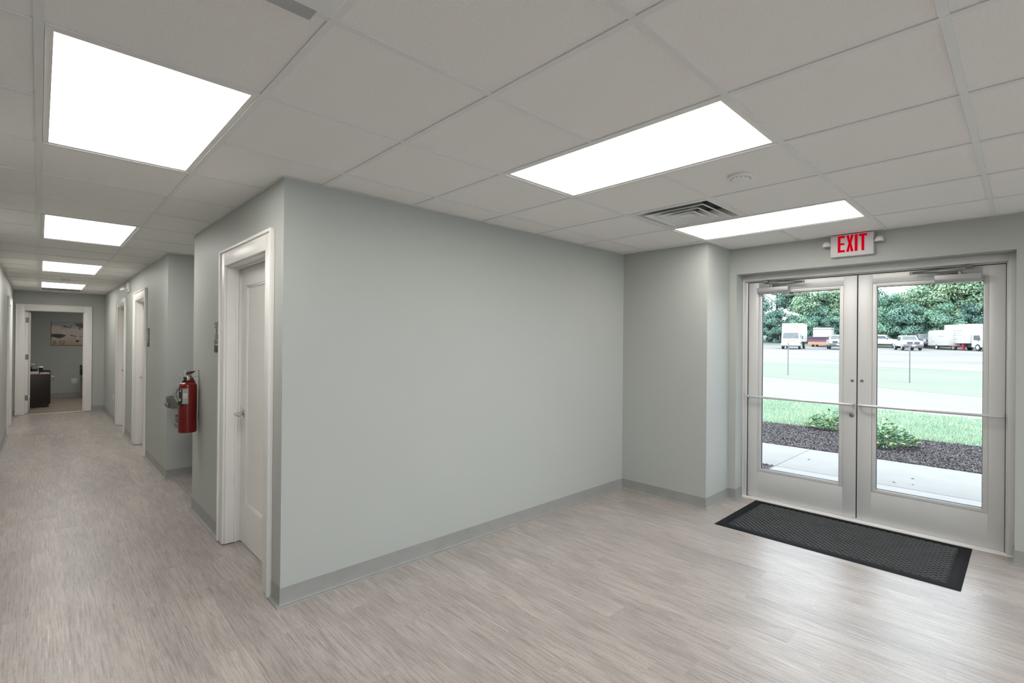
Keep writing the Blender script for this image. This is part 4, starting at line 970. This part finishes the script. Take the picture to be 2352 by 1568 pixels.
# plow truck
px0, py0 = 88.0, 22.1
pt = thing('snow_plow_truck', 'white truck with a purple and orange plow blade behind the pickup', 'truck', (px0, py0, TZ(px0, py0)), aim(px0, py0, -8))
MB().box(-3.2, 0.1, -1.2, 1.2, 1.0, 2.95).build('cargo_box', 'vwhite', pt, local=True, bevel=0.05)
MB().box(-3.2, 0.12, -1.22, 1.22, 2.66, 2.76).build('dark_band', 'vgrey', pt, local=True)
MB().prism([(0.1, 0.6), (2.6, 0.6), (2.6, 1.15), (1.5, 1.35), (0.9, 2.0), (0.1, 2.05)], 'Y', -1.0, 1.0).build('cab', 'vwhite', pt, local=True, bevel=0.05)
MB().box(-3.0, 2.2, -0.45, 0.45, 0.4, 1.0).build('chassis', 'vdark', pt, local=True)
wheels(pt, [(1.6, 0.95), (1.6, -0.95), (-2.0, 0.95), (-2.0, -0.95)], 0.45, 0.26)
mb = MB().prism([(3.15, 0.35), (3.30, 0.35), (3.20, 0.8), (3.25, 1.2), (3.45, 1.45), (3.35, 1.5), (3.12, 1.25), (3.05, 0.8)], 'Y', -1.35, 1.35)
mb.build('plow_blade', 'bladeA', pt, local=True, smooth=40)
MB().box(3.16, 3.36, -1.36, 1.36, 0.30, 0.72).build('cutting_edge', 'bladeB', pt, local=True)
MB().box(2.5, 3.15, -0.3, 0.3, 0.45, 0.62).build('plow_mount', 'vdark', pt, local=True)
# enclosed trailer
tx, ty = 89.5, 7.35
tr = thing('cargo_trailer', 'white enclosed trailer with red jack parts beside the lettered box truck', 'trailer', (tx, ty, TZ(tx, ty)), aim(tx, ty, 30))
pf = [(-1.1, 0.55), (1.1, 0.55), (1.1, 2.45), (0.95, 2.62), (0.4, 2.70), (-0.4, 2.70), (-0.95, 2.62), (-1.1, 2.45)]
MB().prism(pf, 'X', -2.6, 1.6).build('body', 'vwhite', tr, local=True, bevel=0.04)
wheels(tr, [(-0.7, 1.02), (-0.7, -1.02)], 0.34, 0.2)
MB().tube([(1.6, 0.7, 0.5), (2.9, 0.0, 0.5)], 0.05, 6).tube([(1.6, -0.7, 0.5), (2.9, 0.0, 0.5)], 0.05, 6).build('drawbar', 'vred', tr, local=True)
MB().box(2.7, 2.95, -0.12, 0.12, 0.0, 0.8).build('jack', 'vred', tr, local=True)
MB().box(-0.4, 0.9, -1.108, -1.10, 1.75, 1.85).box(-1.8, -1.2, -1.108, -1.10, 1.1, 1.2).build('side_lettering', 'graphic', tr, local=True)
pickup(91.0, 15.0, aim(91.0, 15.0, 75), 'white pickup seen side-on behind the facing pickup, beside the middle stile')
pickup(94.0, 10.6, aim(94.0, 10.6, 20), 'grey car partly hidden behind the white pickup in the right-hand glass', 'vgrey', 'parked_car')

# ------------------------------------------------------------------ trees
def crown_mesh(seed, rx, rz, nclump, nleaf, ls, matn):
    rg_ = random.Random(seed); mb = MB()
    for _ in range(nclump):
        th = rg_.uniform(0, 2*PI); ph_ = math.acos(rg_.uniform(-0.9, 1)); q = rg_.uniform(0.45, 1.0)
        c = Vector((rx*q*math.sin(ph_)*math.cos(th), rx*q*math.sin(ph_)*math.sin(th), rz*q*math.cos(ph_)))
        cr_ = rx*rg_.uniform(0.20, 0.38)
        for _ in range(nleaf):
            d = Vector((rg_.gauss(0, 1), rg_.gauss(0, 1), rg_.gauss(0, 1))).normalized()
            p = c+Vector((d.x, d.y, d.z*0.7))*cr_*rg_.uniform(0.6, 1.05)
            nrm = (d+Vector((rg_.uniform(-.6, .6), rg_.uniform(-.6, .6), rg_.uniform(-.2, .9)))).normalized()
            a = nrm.cross(Vector((rg_.uniform(-1, 1), rg_.uniform(-1, 1), rg_.uniform(-1, 1)))).normalized(); bb = nrm.cross(a)
            l = ls*rg_.uniform(0.6, 1.3); k = len(mb.v)
            mb.v += [tuple(p-a*l), tuple(p+bb*l*0.55), tuple(p+a*l), tuple(p-bb*l*0.55)]; mb.f.append((k, k+1, k+2, k+3))
    me = bpy.data.meshes.new('foliage'); me.from_pydata(mb.v, [], mb.f); me.materials.append(MT[matn]); return me
crowns = [crown_mesh(11, 4.2, 5.2, 60, 330, 0.20, 'leafA'), crown_mesh(12, 4.6, 5.0, 60, 330, 0.20, 'leafB'), crown_mesh(13, 4.0, 4.6, 56, 330, 0.19, 'leafC'), crown_mesh(14, 3.6, 4.6, 30, 190, 0.17, 'leafC')]
def branch_trunk(seed, h):
    rg_ = random.Random(seed); mb = MB().tube([(0, 0, -0.5), (0.1, 0.05, h*0.4), (0.0, -0.1, h*0.75), (0.2, 0, h)], [0.32, 0.24, 0.16, 0.05], 8)
    for q in range(9):
        z = h*rg_.uniform(0.35, 0.85); a = rg_.uniform(0, 2*PI); l = rg_.uniform(1.8, 3.4)
        mb.tube([(0.05, 0, z), (l*0.5*math.cos(a), l*0.5*math.sin(a), z+l*0.45), (l*math.cos(a), l*math.sin(a), z+l*0.8)], [0.11, 0.07, 0.025], 6)
    me = bpy.data.meshes.new('trunk'); me.from_pydata(mb.v, [], mb.f); me.materials.append(MT['bark']); return me
trunks = [branch_trunk(21, 9.0), branch_trunk(22, 10.5)]
places = [
    (101, 38.0, 3, 0.95, 7.0, 'thin-leaved tree with bare branches against the sky, at the left edge of the left-hand glass'),
    (100, 32.5, 3, 1.05, 8.6, 'thin-leaved tree with bare branches above the white box truck'),
    (104, 28.6, 0, 0.95, 8.2, 'teal green tree rising above the plow truck'),
    (99, 25.2, 1, 1.00, 8.0, 'pale yellow-green tree in the middle of the left-hand glass'),
    (103, 21.6, 2, 1.10, 8.8, 'dark blue-green tree at the right side of the left-hand glass'),
    (106, 20.2, 3, 0.9, 5.0, 'thin hazy tree behind the middle door stiles'),
    (102, 14.9, 0, 0.78, 4.4, 'teal green tree with a lower top at the left side of the right-hand glass'),
    (100, 9.8, 1, 0.92, 7.0, 'pale green tree rising over the white pickup in the right-hand glass'),
    (105, 6.4, 0, 1.0, 8.4, 'teal green tree above the cargo trailer'),
    (100, 5.2, 1, 1.10, 8.6, 'pale yellow-green tree above the lettered box truck'),
    (103, 1.0, 0, 1.1, 8.0, 'teal green tree right of the lettered box truck, mostly behind the door frame'),
    (104, 43.0, 0, 0.9, 4.0, 'teal green tree left of the view through the left-hand glass'),
    (101, 49.0, 1, 1.1, 7.6, 'tree of the wood beyond the left-hand side of the view'),
    (105, 56.0, 0, 1.2, 8.0, 'tree of the wood beyond the left-hand side of the view'),
    (103, 64.0, 2, 1.2, 8.0, 'tree of the wood beyond the left-hand side of the view'),
    (106, 73.0, 1, 1.2, 8.0, 'tree of the wood beyond the left-hand side of the view'),
    (100, -4.5, 1, 1.1, 8.0, 'pale green tree right of the view through the right-hand glass'),
    (97, 36.5, 0, 0.72, 2.6, 'low leafy bush at the left edge of the left-hand glass'),
    (97, 31.5, 2, 0.70, 2.6, 'low dark bush left of the white box truck'),
    (96.5, 27.5, 0, 0.66, 2.2, 'low leafy bush behind the white box truck'),
    (97, 24.0, 2, 0.72, 2.8, 'low dark bush behind the plow truck'),
    (98, 20.4, 2, 0.70, 2.6, 'low dark bush behind the cut-off pickup in the left-hand glass'),
    (97, 16.6, 0, 0.72, 2.4, 'low leafy bush behind the side-on pickup beside the middle stile'),
    (97, 12.8, 2, 0.75, 2.8, 'low dark bush behind the facing pickup'),
    (97, 9.0, 0, 0.72, 2.6, 'low leafy bush between the facing pickup and the cargo trailer'),
    (98, 5.4, 2, 0.72, 2.8, 'low dark bush behind the cargo trailer and lettered truck'),
    (97.5, 1.8, 0, 0.72, 2.6, 'low leafy bush behind the right door frame')]
rg_ = random.Random(77)
for n_, (x, y, kd, s_, ch_, lb_) in enumerate(places):
    z = TZ(x, y); low = ch_ < 3
    t = thing('bush' if low else 'tree', lb_, 'bush' if low else 'tree', (x, y, z), rg_.uniform(0, 6.28), 'bushes below the wood' if low else 'trees of the wood')
    c = bpy.data.objects.new('foliage', crowns[kd]); COL.objects.link(c); c.parent = t; c.location = (0, 0, ch_); c.scale = (s_, s_, s_)
    tk = bpy.data.objects.new('trunk', trunks[n_ % 2]); COL.objects.link(tk); tk.parent = t; tk.scale = (0.6, 0.6, 0.3) if low else (s_*0.95, s_*0.95, (ch_+3)/11.5)
